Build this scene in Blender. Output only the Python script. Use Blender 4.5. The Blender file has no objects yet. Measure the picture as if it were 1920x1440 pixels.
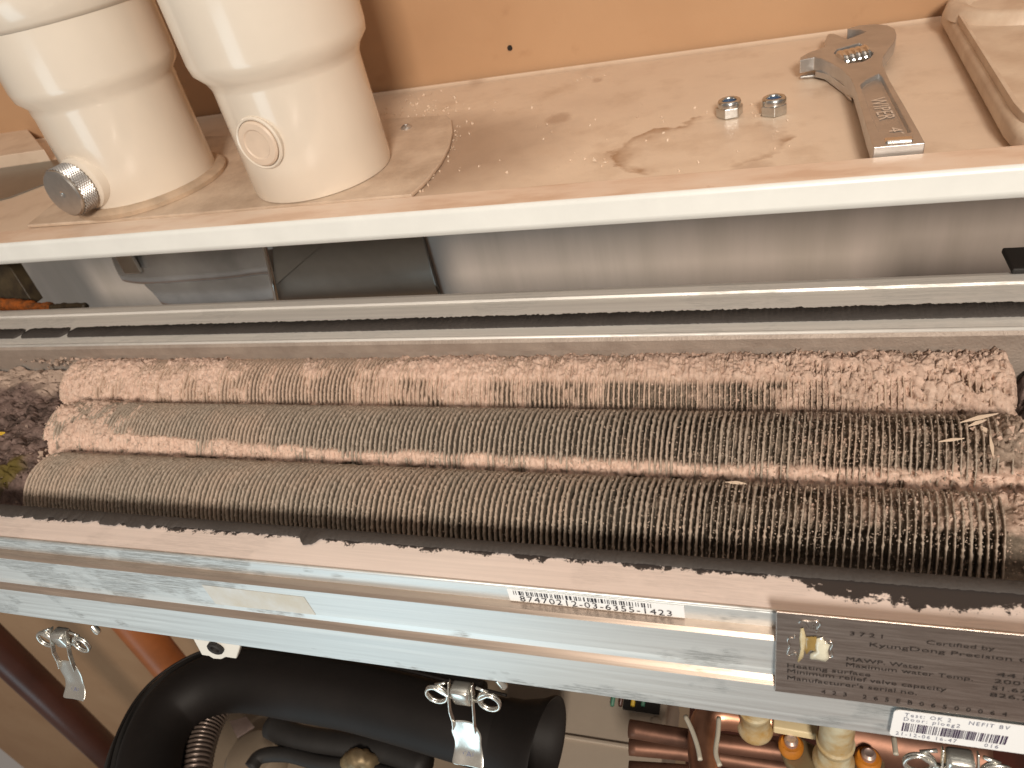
import bpy, bmesh, math, random
import numpy as np
from mathutils import Vector, Matrix, Euler
random.seed(7); RNG = np.random.default_rng(7)
sc = bpy.context.scene; COL = sc.collection
PI = math.pi; R = math.radians

# ------------------------------------------------------------------ camera
F = 1394.0
_x = np.array([4160., 15., -1394.]); _x /= np.linalg.norm(_x)
_y = np.array([471., -1165., 1394.]); _y -= _x*np.dot(_x, _y); _y /= np.linalg.norm(_y)
_z = np.cross(_x, _y)                       # world z (up) in camera coordinates (right, down, forward)
WC = np.array([_x, _y, _z])                 # rows: world axes in camera coordinates
cam = bpy.data.cameras.new('camera'); camo = bpy.data.objects.new('camera', cam); COL.objects.link(camo)
right, down, fwd = WC[:, 0], WC[:, 1], WC[:, 2]
camo.matrix_world = Matrix(((right[0], -down[0], -fwd[0], 0), (right[1], -down[1], -fwd[1], 0),
                            (right[2], -down[2], -fwd[2], 0), (0, 0, 0, 1)))
cam.sensor_width = 36; cam.lens = F/1920*36; cam.clip_start = .01; cam.clip_end = 50
cam.dof.use_dof = True; cam.dof.focus_distance = .34; cam.dof.aperture_fstop = 20
sc.camera = camo
# ------------------------------------------------------------------ light
w = bpy.data.worlds.new('World'); sc.world = w; w.use_nodes = True
bg = w.node_tree.nodes['Background']; bg.inputs[0].default_value = (1.0, .86, .75, 1); bg.inputs[1].default_value = .22
def area(name, loc, target, sx, sy, power, col):
    l = bpy.data.lights.new(name, 'AREA'); l.shape = 'RECTANGLE'; l.size = sx; l.size_y = sy
    l.energy = power; l.color = col
    o = bpy.data.objects.new(name, l); COL.objects.link(o); o.location = loc
    o.rotation_euler = (Vector(target)-Vector(loc)).to_track_quat('-Z', 'Y').to_euler()
    return o
area('ceiling_lamp_light', (.28, -.95, .56), (-.15, .3, -.2), .24, .24, 23, (1.0, .89, .765))
area('window_light', (-1.0, -1.5, -1.25), (-.2, .2, -.25), .75, 1.5, 9.5, (.66, .90, 1.0))
area('room_light', (.3, .0, 1.7), (0, .3, -.2), 1.3, 1.3, 4.5, (1.0, .88, .76))
sc.view_settings.view_transform = 'Standard'; sc.view_settings.look = 'None'
sc.view_settings.exposure = 0; sc.view_settings.gamma = 1

# ------------------------------------------------------------------ pixel <-> place
def ray(px, py):
    c = np.array([px-960., py-720., F]); return WC @ c
def onZ(px, py, z): d = ray(px, py); return Vector(d*(z/d[2]))
def onY(px, py, y): d = ray(px, py); return Vector(d*(y/d[1]))
def onX(px, py, x): d = ray(px, py); return Vector(d*(x/d[0]))
def proj(p):
    c = WC.T @ np.asarray(p, float); return 960+F*c[0]/c[2], 720+F*c[1]/c[2]
ZS = -.160      # shelf
ZE = -.220      # top of the heat exchanger frame
YW = .603       # wall

# ------------------------------------------------------------------ numpy noise
def _h(ix, iy, s):
    n = (ix.astype(np.int64)*374761393 + iy.astype(np.int64)*668265263 + s*1442695041) & 0xffffffff
    n = ((n ^ (n >> 13))*1274126177) & 0xffffffff
    return ((n ^ (n >> 16)) & 0xffffff)/float(0xffffff)
def vnoise(x, y, s=0):
    ix = np.floor(x); iy = np.floor(y); fx = x-ix; fy = y-iy
    fx = fx*fx*(3-2*fx); fy = fy*fy*(3-2*fy)
    a = _h(ix, iy, s); b = _h(ix+1, iy, s); c = _h(ix, iy+1, s); d = _h(ix+1, iy+1, s)
    return (a*(1-fx)+b*fx)*(1-fy)+(c*(1-fx)+d*fx)*fy
def fbm(x, y, s=0, o=4):
    v = 0; a = .5; t = 0
    for k in range(o):
        v = v+a*vnoise(x*2**k+17*k, y*2**k+31*k, s+k); t += a; a *= .5
    return v/t
def voro(x, y, s=0):
    ix = np.floor(x); iy = np.floor(y)
    f1 = np.full(x.shape, 9.); f2 = np.full(x.shape, 9.); cid = np.zeros(x.shape)
    for dx in (-1, 0, 1):
        for dy in (-1, 0, 1):
            cx = ix+dx; cy = iy+dy
            px = cx+_h(cx, cy, s); py = cy+_h(cx, cy, s+9)
            d = np.hypot(px-x, py-y); c = _h(cx, cy, s+5)
            m = d < f1
            f2 = np.where(m, f1, np.minimum(f2, d)); cid = np.where(m, c, cid); f1 = np.where(m, d, f1)
    return f1, f2, cid
def sst(a, b, x):
    t = np.clip((x-a)/(b-a), 0, 1); return t*t*(3-2*t)

# ------------------------------------------------------------------ materials
def mat(name, col=(.5, .5, .5), rough=.5, metal=0., bump=0., bscale=200., var=0., vscale=30., col2=None, spec=.5,
        stretch=(1, 1, 1), coat=0., detail=6):
    m = bpy.data.materials.new(name); m.use_nodes = True; nt = m.node_tree; N = nt.nodes; L = nt.links
    b = N['Principled BSDF']; b.inputs['Roughness'].default_value = rough; b.inputs['Metallic'].default_value = metal
    b.inputs['Specular IOR Level'].default_value = spec; b.inputs['Base Color'].default_value = (*col, 1)
    b.inputs['Coat Weight'].default_value = coat; b.inputs['Coat Roughness'].default_value = .08
    tc = N.new('ShaderNodeTexCoord'); mp = N.new('ShaderNodeMapping'); mp.inputs['Scale'].default_value = stretch
    L.new(tc.outputs['Object'], mp.inputs['Vector'])
    m['_'] = 1
    if var > 0 or col2:
        n = N.new('ShaderNodeTexNoise'); n.inputs['Scale'].default_value = vscale; n.inputs['Detail'].default_value = detail
        n.inputs['Roughness'].default_value = .6
        L.new(mp.outputs[0], n.inputs['Vector'])
        r = N.new('ShaderNodeValToRGB'); c2 = col2 or tuple(c*(1-var) for c in col)
        r.color_ramp.elements[0].position = .33; r.color_ramp.elements[0].color = (*c2, 1)
        r.color_ramp.elements[1].position = .67; r.color_ramp.elements[1].color = (*col, 1)
        L.new(n.outputs['Fac'], r.inputs['Fac']); L.new(r.outputs[0], b.inputs['Base Color'])
        m['ramp'] = r.name
    if bump > 0:
        n = N.new('ShaderNodeTexNoise'); n.inputs['Scale'].default_value = bscale; n.inputs['Detail'].default_value = 5
        L.new(mp.outputs[0], n.inputs['Vector'])
        bp = N.new('ShaderNodeBump'); bp.inputs['Strength'].default_value = bump; bp.inputs['Distance'].default_value = .001
        L.new(n.outputs['Fac'], bp.inputs['Height']); L.new(bp.outputs[0], b.inputs['Normal'])
    return m
def NT(m): return m.node_tree, m.node_tree.nodes, m.node_tree.links, m.node_tree.nodes['Principled BSDF']
def math_(N, L, op, a, b=None, clamp=False):
    n = N.new('ShaderNodeMath'); n.operation = op; n.use_clamp = clamp
    for i, v in enumerate((a, b)):
        if v is None: continue
        if isinstance(v, (int, float)): n.inputs[i].default_value = v
        else: L.new(v, n.inputs[i])
    return n.outputs[0]
def mixc(N, L, fac, a, b):
    n = N.new('ShaderNodeMix'); n.data_type = 'RGBA'
    for i, v in ((0, fac), (6, a), (7, b)):
        if isinstance(v, (int, float)): n.inputs[i].default_value = v
        elif isinstance(v, tuple): n.inputs[i].default_value = (*v, 1)
        else: L.new(v, n.inputs[i])
    return n.outputs[2]
def noise_(N, L, vec, scale, detail=5, rough=.55):
    n = N.new('ShaderNodeTexNoise'); n.inputs['Scale'].default_value = scale; n.inputs['Detail'].default_value = detail
    n.inputs['Roughness'].default_value = rough
    L.new(vec, n.inputs['Vector']); return n.outputs['Fac']
def coords(N, L, kind='Object', scale=(1, 1, 1), loc=(0, 0, 0)):
    tc = N.new('ShaderNodeTexCoord'); mp = N.new('ShaderNodeMapping'); mp.inputs['Scale'].default_value = scale
    mp.inputs['Location'].default_value = loc
    L.new(tc.outputs[kind], mp.inputs['Vector']); return mp.outputs[0]
def geo_pos(N, scale=None, L=None):
    g = N.new('ShaderNodeNewGeometry'); 
    if scale is None: return g.outputs['Position']
    mp = N.new('ShaderNodeMapping'); mp.inputs['Scale'].default_value = scale
    L.new(g.outputs['Position'], mp.inputs['Vector']); return mp.outputs[0]
def ramp(N, L, fac, stops):
    r = N.new('ShaderNodeValToRGB'); e = r.color_ramp.elements
    while len(e) < len(stops): e.new(.5)
    for k, (p, c) in enumerate(stops): e[k].position = p; e[k].color = (*c, 1) if isinstance(c, tuple) else (c, c, c, 1)
    L.new(fac, r.inputs['Fac']); return r.outputs[0]

# wall paint
M_wall = mat('wall_paint', (.52, .30, .155), .75, bump=.25, bscale=120)
nt, N, L, B = NT(M_wall); v = geo_pos(N)
big = noise_(N, L, v, 6, 4); sm = noise_(N, L, v, 45, 5)
c = ramp(N, L, big, [(.35, (.47, .275, .15)), (.65, (.53, .325, .185))])
c = mixc(N, L, ramp(N, L, sm, [(.62, 0.), (.75, .35)]), c, (.36, .19, .095))
L.new(c, B.inputs['Base Color'])
# shelf enamel with dust, specks and a brown ring stain
M_shelf = mat('dusty_enamel', (.7, .55, .42), .42)
nt, N, L, B = NT(M_shelf); v = geo_pos(N)
n1 = noise_(N, L, v, 9, 6, .6); n2 = noise_(N, L, v, 140, 6, .7); n3 = noise_(N, L, v, 30, 6, .6)
c = ramp(N, L, n1, [(.3, (.70, .55, .425)), (.7, (.83, .68, .535))])
c = mixc(N, L, ramp(N, L, n3, [(.52, 0.), (.75, .55)]), c, (.50, .35, .24))
c = mixc(N, L, ramp(N, L, n2, [(.73, 0.), (.78, .75)]), c, (.26, .17, .115))
# dirt heaps up round the flange plate
fp = onZ(800, 330, ZS)
def dist_field(cx, cy, sx, sy, rot=0., vec=None, wob=0., wscale=40):
    mp = N.new('ShaderNodeMapping'); mp.vector_type = 'POINT'
    mp.inputs['Location'].default_value = (-cx, -cy, -ZS)
    L.new(vec, mp.inputs['Vector'])
    m2 = N.new('ShaderNodeMapping'); m2.inputs['Rotation'].default_value = (0, 0, -rot); L.new(mp.outputs[0], m2.inputs['Vector'])
    m3 = N.new('ShaderNodeMapping'); m3.inputs['Scale'].default_value = (1/sx, 1/sy, 0); L.new(m2.outputs[0], m3.inputs['Vector'])
    ln = N.new('ShaderNodeVectorMath'); ln.operation = 'LENGTH'; L.new(m3.outputs[0], ln.inputs[0])
    if wob:
        return math_(N, L, 'ADD', ln.outputs['Value'], math_(N, L, 'MULTIPLY', math_(N, L, 'SUBTRACT', noise_(N, L, vec, wscale, 5), .5), wob))
    return ln.outputs['Value']
d = dist_field(-.27, .44, .175, .10, 0, v, .45, 30)
c = mixc(N, L, ramp(N, L, d, [(.60, .80), (1.0, 0.)]), c, (.36, .25, .18))
sp = onZ(1310, 270, ZS)
d = dist_field(sp.x, sp.y, .048, .040, .2, v, .85, 34)
ring = ramp(N, L, d, [(.50, .03), (.82, .30), (.955, .9), (1.0, .0)])
ring = math_(N, L, 'MULTIPLY', ring, ramp(N, L, noise_(N, L, v, 21, 4, .6), [(.46, .03), (.60, 1.)]))
c = mixc(N, L, ring, c, (.36, .21, .12))
for (px, py, s, k) in ((1048, 222, .011, .5), (1120, 150, .006, .4), (900, 150, .012, .3), (1410, 325, .016, .4), (1010, 365, .01, .5), (1570, 160, .011, .35)):
    q = onZ(px, py, ZS); d = dist_field(q.x, q.y, s, s*1.3, 0, v, 1.0, 90)
    c = mixc(N, L, ramp(N, L, d, [(.45, k), (.9, 0.)]), c, (.34, .21, .14))
L.new(c, B.inputs['Base Color'])
rr = ramp(N, L, n1, [(.3, .5), (.7, .33)]); L.new(rr, B.inputs['Roughness'])
bp = N.new('ShaderNodeBump'); bp.inputs['Strength'].default_value = .3; bp.inputs['Distance'].default_value = .0006
L.new(n2, bp.inputs['Height']); L.new(bp.outputs[0], B.inputs['Normal'])
# lip: cleaner front; its cool white against the peach top is painted-in light
M_lipf = mat('lip_enamel_cool_lit', (.83, .85, .83), .3, var=.07, vscale=30, bump=.05, bscale=60)
M_lip = mat('lip_enamel_warm_lit', (.74, .66, .56), .4)
nt, N, L, B = NT(M_lip); v = geo_pos(N, (1, 3, 3), L)
c = ramp(N, L, noise_(N, L, v, 22, 6, .6), [(.34, (.70, .50, .37)), (.5, (.80, .62, .49)), (.7, (.84, .69, .57))])
v2 = geo_pos(N)
c = mixc(N, L, ramp(N, L, noise_(N, L, v2, 55, 6, .7), [(.66, 0.), (.74, .55)]), c, (.48, .27, .17))
L.new(c, B.inputs['Base Color'])
M_pipe = mat('flue_white', (.80, .72, .62), .22, coat=.5, var=.06, vscale=14, bump=.05, bscale=30)
M_plug = mat('plug_cream', (.74, .60, .48), .45, var=.12, vscale=60)
M_ring = mat('gasket_ring_cream', (.62, .47, .34), .6, var=.3, vscale=60)
M_plate = mat('flange_plate_dusty', (.74, .60, .47), .5, col2=(.46, .34, .25), vscale=28, bump=.3, bscale=400)
M_cover = mat('cover_dusty_enamel', (.72, .59, .46), .45, col2=(.56, .42, .31), vscale=40, bump=.2, bscale=300)
# back panel: pale sheet with vertical runs
M_panel = mat('panel_sheet', (.5, .42, .36), .4)
nt, N, L, B = NT(M_panel); v = geo_pos(N, (1, 1, .12), L)
c = ramp(N, L, noise_(N, L, v, 38, 5, .6), [(.35, (.50, .43, .37)), (.55, (.56, .48, .42)), (.72, (.60, .51, .45))])
L.new(c, B.inputs['Base Color'])
M_steel = mat('satin_chrome', (.62, .61, .60), .36, .85, var=.18, vscale=60, bump=.08, bscale=600)
M_steelp = mat('polished_steel', (.75, .72, .68), .14, 1.)
M_letter = mat('bright_raised_steel', (.80, .77, .72), .35, .5)
M_zinc = mat('zinc_plate', (.80, .79, .74), .27, .9, var=.15, vscale=120, bump=.1, bscale=200)
M_nut = mat('zinc_nut', (.70, .72, .72), .24, 1., var=.2, vscale=300)
M_blue = mat('nylon_blue', (.03, .09, .20), .4)
M_dark = mat('black_hollow', (.012, .010, .009), .7)
M_cast = mat('pressed_aluminium', (.70, .71, .72), .26, .8, var=.4, vscale=16, bump=.35, bscale=16)
M_castd = mat('dull_aluminium', (.30, .29, .27), .33, .75, var=.3, vscale=14, bump=.1, bscale=60)
M_rust = mat('orange_rust', (.50, .14, .03), .9, col2=(.12, .06, .03), vscale=160, bump=1., bscale=500, spec=.1)
M_olive = mat('tarnished_metal', (.10, .075, .04), .5, col2=(.035, .025, .016), vscale=60, bump=.4, bscale=200)
M_rubber = mat('black_rubber', (.012, .009, .008), .62, spec=.3, var=.35, vscale=25, bump=.15, bscale=120)
M_rubberm = mat('matt_black_rubber', (.018, .016, .015), .65, var=.3, vscale=60)
M_copper = mat('copper', (.24, .12, .08), .48, .7, col2=(.10, .05, .035), vscale=30, bump=.15, bscale=80)
M_copperw = mat('painted_orange_copper', (.42, .13, .035), .42, var=.35, vscale=12)
M_maroon = mat('maroon_pipe', (.085, .028, .018), .35, var=.35, vscale=10)
M_boxp = mat('control_box_plastic', (.40, .335, .27), .55, var=.12, vscale=12, bump=.1, bscale=200)
M_boxd = mat('housing_plastic', (.30, .235, .17), .6, var=.3, vscale=14)
M_white = mat('white_plastic', (.80, .78, .72), .4)
M_cream = mat('cream_plastic', (.75, .62, .38), .5, var=.1, vscale=80)
M_fit = mat('scaly_fitting', (.55, .52, .38), .45, col2=(.40, .24, .07), vscale=70, bump=.5, bscale=200)
M_brass = mat('old_brass', (.33, .25, .14), .5, .6, col2=(.2, .15, .09), vscale=60, bump=.3)
M_obolt = mat('orange_washer', (.62, .22, .02), .5, var=.4, vscale=80)
M_boltg = mat('pink_grey_bolt', (.5, .38, .34), .4, .7)
M_paper = mat('paper', (.82, .83, .84), .45)
M_ink = mat('ink', (.012, .011, .018), .5)
M_inkg = mat('grey_ink', (.14, .15, .22), .5)
M_engr = mat('engraved_dark', (.018, .012, .010), .7)
M_gasket = mat('black_gasket', (.052, .044, .040), .75, var=.25, vscale=60, bump=.4, bscale=500)
M_palew = mat('pale_wire', (.50, .46, .38), .5)
M_tan = mat('cable_tan', (.36, .24, .14), .5)
M_green = mat('wire_green', (.05, .17, .11), .5); M_yellow = mat('wire_yellow', (.75, .5, .05), .5)
M_violet = mat('violet_plastic', (.13, .09, .45), .4)
M_glue = mat('old_glue', (.60, .53, .36), .25, coat=.5, col2=(.36, .27, .11), vscale=160, bump=.6, bscale=300)
M_chip = mat('white_chip', (.74, .60, .47), .8)
M_floor = mat('floor_brown', (.24, .16, .11), .7, var=.3, vscale=4)

def alum(name, base=(.62, .62, .61), dirty=.35, rough=.34, metal=.9, streak=1.):
    m = mat(name, base, rough, metal)
    nt, N, L, B = NT(m); v = geo_pos(N, (.6, 30, 30), L); v2 = geo_pos(N, (1, 1.6, 1.6), L); v3 = geo_pos(N, (9, 120, 120), L)
    n = noise_(N, L, v, 14, 7, .7); big = noise_(N, L, v2, 15, 5, .6); fine = noise_(N, L, v3, 10, 6, .75)
    c = ramp(N, L, n, [(.3, tuple(x*.88 for x in base)), (.7, tuple(min(1, x*1.06) for x in base))])
    msk = math_(N, L, 'MULTIPLY', ramp(N, L, big, [(.52, 0.), (.56, 1.)]), ramp(N, L, fine, [(.40, .05), (.58, 1.)]))
    c = mixc(N, L, math_(N, L, 'MULTIPLY', msk, dirty), c, tuple(x*.45 for x in base))
    L.new(c, B.inputs['Base Color'])
    r = ramp(N, L, n, [(.3, rough-.06), (.7, rough+.1)])
    L.new(math_(N, L, 'ADD', r, math_(N, L, 'MULTIPLY', msk, .2)), B.inputs['Roughness'])
    bp = N.new('ShaderNodeBump'); bp.inputs['Strength'].default_value = .12*streak; bp.inputs['Distance'].default_value = .0004
    L.new(n, bp.inputs['Height']); L.new(bp.outputs[0], B.inputs['Normal'])
    return m, c, (nt, N, L, B)
M_alface, _, _ = alum('brushed_aluminium', (.80, .83, .83), .9, .46, .75)
M_ledge, _, _ = alum('ledge_brown_reflection', (.52, .42, .35), .3, .36, .8)  # brown tint paints the wall's reflection into the ledge tops
M_albot, _, _ = alum('brushed_aluminium_dull', (.62, .62, .61), .6, .40)
# flange top with ragged black residue towards its inner edge, fine specks
def flange_mat(name, y_edge, width, into, base):
    m, c, (nt, N, L, B) = alum(name, base, .25, .42, .45)
    g = geo_pos(N); sx = N.new('ShaderNodeSeparateXYZ'); L.new(g, sx.inputs[0])
    dd = math_(N, L, 'MULTIPLY', math_(N, L, 'SUBTRACT', sx.outputs['Y'], y_edge), into/width)   # 0 at edge, grows over the metal
    vv = geo_pos(N, (1, 1.0, 1), L); vb = geo_pos(N, (.7, .001, .001), L)
    wob = noise_(N, L, vv, 260, 8, .8); slow = noise_(N, L, vb, 42, 3, .6)
    xr_ = N.new('ShaderNodeMapRange'); L.new(sx.outputs['X'], xr_.inputs[0])
    xr_.inputs[1].default_value = onZ(1470, 1080, ZE).x; xr_.inputs[2].default_value = onZ(1560, 1090, ZE).x; xr_.inputs[4].default_value = 1.45
    v4 = geo_pos(N, (.55, 1, 1), L); blot = noise_(N, L, v4, 170, 6, .65)
    extra = math_(N, L, 'MULTIPLY', xr_.outputs[0], math_(N, L, 'MULTIPLY', blot, 2.0))
    slow = math_(N, L, 'ADD', slow, math_(N, L, 'MULTIPLY', extra, .30))
    th = math_(N, L, 'ADD', math_(N, L, 'MULTIPLY', math_(N, L, 'SUBTRACT', slow, .41), 2.8), math_(N, L, 'MULTIPLY', math_(N, L, 'SUBTRACT', wob, .5), 3.4))
    msk = ramp(N, L, math_(N, L, 'SUBTRACT', th, dd), [(.0, 0.), (.03, 1.)])
    spk = ramp(N, L, noise_(N, L, vv, 700, 3, .6), [(.73, 0.), (.76, 1.)])
    near = ramp(N, L, dd, [(.4, 1.), (1.6, .1)])
    msk = math_(N, L, 'MAXIMUM', msk, math_(N, L, 'MULTIPLY', spk, near))
    c2 = mixc(N, L, msk, c, (.035, .028, .026)); L.new(c2, B.inputs['Base Color'])
    L.new(math_(N, L, 'MULTIPLY', math_(N, L, 'SUBTRACT', 1., msk), .2), B.inputs['Metallic'])
    L.new(math_(N, L, 'ADD', math_(N, L, 'MULTIPLY', msk, .4), .30), B.inputs['Roughness'])
    return m
M_flangef = flange_mat('front_flange_aluminium', .1722, .0045, -1, (.84, .75, .71))
M_flangeb, _, _ = alum('back_flange_aluminium', (.82, .80, .76), .35, .45, .35)
# dusty inner lip of the back rail
M_dustal = mat('dusty_aluminium', (.44, .37, .32), .55, .3, col2=(.34, .28, .24), vscale=70, bump=.5, bscale=900)

# crust: colour follows the deposit (pink scale) through the mesh attribute 'pink'
def crust_mat(name):
    m = mat(name, (.6, .4, .3), .92, spec=.15)
    nt, N, L, B = NT(m); g = geo_pos(N)
    at = N.new('ShaderNodeAttribute'); at.attribute_name = 'pink'
    ts = N.new('ShaderNodeAttribute'); ts.attribute_name = 'tone'
    n1 = noise_(N, L, g, 420, 6, .7); n2 = noise_(N, L, g, 60, 4, .6)
    pk = ramp(N, L, n1, [(.3, (.55, .37, .29)), (.5, (.73, .52, .42)), (.7, (.85, .66, .56))])
    br = ramp(N, L, n1, [(.3, (.10, .08, .062)), (.55, (.21, .168, .13)), (.75, (.40, .31, .245))])
    f = math_(N, L, 'ADD', at.outputs['Fac'], math_(N, L, 'MULTIPLY', math_(N, L, 'SUBTRACT', n2, .5), .5), True)
    c = mixc(N, L, f, br, pk)
    c = mixc(N, L, math_(N, L, 'MULTIPLY', ts.outputs['Fac'], .8), c, (.76, .60, .49))
    L.new(c, B.inputs['Base Color'])
    bp = N.new('ShaderNodeBump'); bp.inputs['Strength'].default_value = .9; bp.inputs['Distance'].default_value = .0006
    L.new(noise_(N, L, g, 1400, 5, .7), bp.inputs['Height']); L.new(bp.outputs[0], B.inputs['Normal'])
    return m
M_crust = crust_mat('pink_scale_crust')
def fin_mat(name, lo, mid, hi, rim=False):
    m = mat(name, mid, .85, spec=.2)
    nt, N, L, B = NT(m); g = geo_pos(N)
    n1 = noise_(N, L, g, 500, 5, .7); n2 = noise_(N, L, g, 22, 4, .6)
    c = ramp(N, L, n1, [(.32, lo), (.5, mid), (.7, hi)])
    c = mixc(N, L, ramp(N, L, n2, [(.45, 0.), (.7, .5)]), c, (.60, .44, .34))
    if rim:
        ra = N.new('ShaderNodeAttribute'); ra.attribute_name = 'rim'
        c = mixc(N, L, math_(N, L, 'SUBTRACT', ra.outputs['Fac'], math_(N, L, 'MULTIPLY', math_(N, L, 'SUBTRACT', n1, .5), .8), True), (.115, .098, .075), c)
    L.new(c, B.inputs['Base Color'])
    bp = N.new('ShaderNodeBump'); bp.inputs['Strength'].default_value = .8; bp.inputs['Distance'].default_value = .0005
    L.new(noise_(N, L, g, 1300, 5, .7), bp.inputs['Height']); L.new(bp.outputs[0], B.inputs['Normal'])
    return m
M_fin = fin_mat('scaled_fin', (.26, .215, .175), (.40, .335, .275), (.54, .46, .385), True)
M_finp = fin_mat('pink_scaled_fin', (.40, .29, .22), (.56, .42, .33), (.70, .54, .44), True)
M_grain = fin_mat('scale_grain', (.32, .25, .195), (.46, .36, .29), (.64, .53, .44))
M_insul = mat('crumbled_insulation', (.24, .17, .15), .95, spec=.1)
nt, N, L, B = NT(M_insul); g = geo_pos(N)
c = ramp(N, L, noise_(N, L, g, 90, 7, .7), [(.35, (.055, .040, .035)), (.5, (.17, .12, .105)), (.68, (.30, .215, .19))])
at = N.new('ShaderNodeAttribute'); at.attribute_name = 'pink'; ts = N.new('ShaderNodeAttribute'); ts.attribute_name = 'tone'
c = mixc(N, L, at.outputs['Fac'], c, (.55, .42, .34)); c = mixc(N, L, ts.outputs['Fac'], c, (.13, .10, .025))
L.new(c, B.inputs['Base Color'])
bp = N.new('ShaderNodeBump'); bp.inputs['Strength'].default_value = .9; bp.inputs['Distance'].default_value = .0008
L.new(noise_(N, L, g, 700, 6, .7), bp.inputs['Height']); L.new(bp.outputs[0], B.inputs['Normal'])
# name plate: brushed dark stainless
M_nplate = mat('brushed_stainless', (.30, .245, .215), .36, 1.)
nt, N, L, B = NT(M_nplate); v = geo_pos(N, (2, 40, 40), L)
n = noise_(N, L, v, 30, 6, .7)
L.new(ramp(N, L, n, [(.3, (.42, .36, .32)), (.7, (.60, .52, .47))]), B.inputs['Base Color'])
L.new(ramp(N, L, n, [(.3, .28), (.7, .45)]), B.inputs['Roughness'])

# ------------------------------------------------------------------ object helpers
def tag(o, label=None, cat=None, group=None, kind=None):
    if label: o['label'] = label
    if cat: o['category'] = cat
    if group: o['group'] = group
    if kind: o['kind'] = kind
    return o
def empty(name, loc, label, cat, group=None):
    o = bpy.data.objects.new(name, None); COL.objects.link(o); o.location = loc; o.empty_display_size = .02
    return tag(o, label, cat, group)
def link(name, me, m, parent=None, smooth=False, bevel=0, seg=2, loc=None):
    if m and not me.materials: me.materials.append(m)
    o = bpy.data.objects.new(name, me); COL.objects.link(o)
    if parent:
        o.parent = parent
        p = parent; off = Vector((0, 0, 0))
        while p: off += p.location; p = p.parent
        if loc is None: o.location = -off          # mesh is given in world coordinates
        else: o.location = loc
    if smooth: me.shade_smooth()
    if bevel:
        b = o.modifiers.new('bevel', 'BEVEL'); b.width = bevel; b.segments = seg; b.limit_method = 'ANGLE'; b.angle_limit = R(35)
        me.shade_smooth()
        wn = o.modifiers.new('wn', 'WEIGHTED_NORMAL'); wn.keep_sharp = False
    return o
def mesh(name, v, f):
    me = bpy.data.meshes.new(name); me.from_pydata([tuple(p) for p in v], [], f); me.update()
    bm = bmesh.new(); bm.from_mesh(me); bmesh.ops.recalc_face_normals(bm, faces=bm.faces); bm.to_mesh(me); bm.free()
    return me
def box_vf(x0, x1, y0, y1, z0, z1):
    v = [(x, y, z) for x in (x0, x1) for y in (y0, y1) for z in (z0, z1)]
    return v, [(0, 1, 3, 2), (4, 6, 7, 5), (0, 4, 5, 1), (2, 3, 7, 6), (0, 2, 6, 4), (1, 5, 7, 3)]
def box(name, x0, x1, y0, y1, z0, z1, m, parent=None, bevel=0, seg=2, smooth=False):
    v, f = box_vf(x0, x1, y0, y1, z0, z1); return link(name, mesh(name, v, f), m, parent, bevel=bevel, seg=seg)
def profile_x(name, prof, x0, x1, m, parent=None, mats=None, bevel=0, seg=2, nx=1):
    """closed (y,z) polygon swept along x; mats: material index per profile edge"""
    n = len(prof); xs = [x0+(x1-x0)*k/nx for k in range(nx+1)]
    v = [(x, p[0], p[1]) for x in xs for p in prof]; f = []
    for k in range(nx):
        for i in range(n):
            j = (i+1) % n; f.append((k*n+i, k*n+j, (k+1)*n+j, (k+1)*n+i))
    f.append(tuple(range(n))[::-1]); f.append(tuple(range(nx*n, nx*n+n)))
    me = bpy.data.meshes.new(name); me.from_pydata(v, [], f)
    ml = m if isinstance(m, list) else [m]
    for q in ml: me.materials.append(q)
    if mats:
        for k in range(nx):
            for i in range(n): me.polygons[k*n+i].material_index = mats[i]
    bm = bmesh.new(); bm.from_mesh(me); bmesh.ops.recalc_face_normals(bm, faces=bm.faces); bm.to_mesh(me); bm.free()
    return link(name, me, None, parent, bevel=bevel, seg=seg)
def prism(name, pts, z0, z1, m, parent=None, bevel=0, seg=2, smooth=False):
    n = len(pts); v = [(p[0], p[1], z0) for p in pts]+[(p[0], p[1], z1) for p in pts]
    f = [tuple(range(n))[::-1], tuple(range(n, 2*n))]+[(i, (i+1) % n, n+(i+1) % n, n+i) for i in range(n)]
    return link(name, mesh(name, v, f), m, parent, bevel=bevel, seg=seg)
def lathe_me(name, prof, n=64, M=Matrix(), close=False):
    v = []; f = []; k = len(prof)
    for i in range(n):
        a = 2*PI*i/n
        for (r, z) in prof: v.append(M @ Vector((r*math.cos(a), r*math.sin(a), z)))
    for i in range(n):
        j = (i+1) % n
        for q in range(k-1): f.append((i*k+q, j*k+q, j*k+q+1, i*k+q+1))
    if not close:
        if prof[0][0] > 1e-6: f.append(tuple(i*k for i in range(n))[::-1])
        if prof[-1][0] > 1e-6: f.append(tuple(i*k+k-1 for i in range(n)))
    me = mesh(name, v, f)
    bm = bmesh.new(); bm.from_mesh(me); bmesh.ops.remove_doubles(bm, verts=bm.verts, dist=1e-6)
    bmesh.ops.recalc_face_normals(bm, faces=bm.faces); bm.to_mesh(me); bm.free()
    return me
def lathe(name, prof, m, parent=None, n=64, M=Matrix(), angle=40, close=False):
    me = lathe_me(name, prof, n, M, close); o = link(name, me, m, parent, smooth=True)
    me.set_sharp_from_angle(angle=R(angle)); return o
def frame(origin, zdir, up=(0, 0, 1)):
    z = Vector(zdir).normalized(); u = Vector(up)
    if abs(z.dot(u)) > .98: u = Vector((1, 0, 0))
    x = u.cross(z).normalized(); y = z.cross(x)
    return Matrix.Translation(Vector(origin)) @ Matrix((x, y, z)).transposed().to_4x4()
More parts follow.
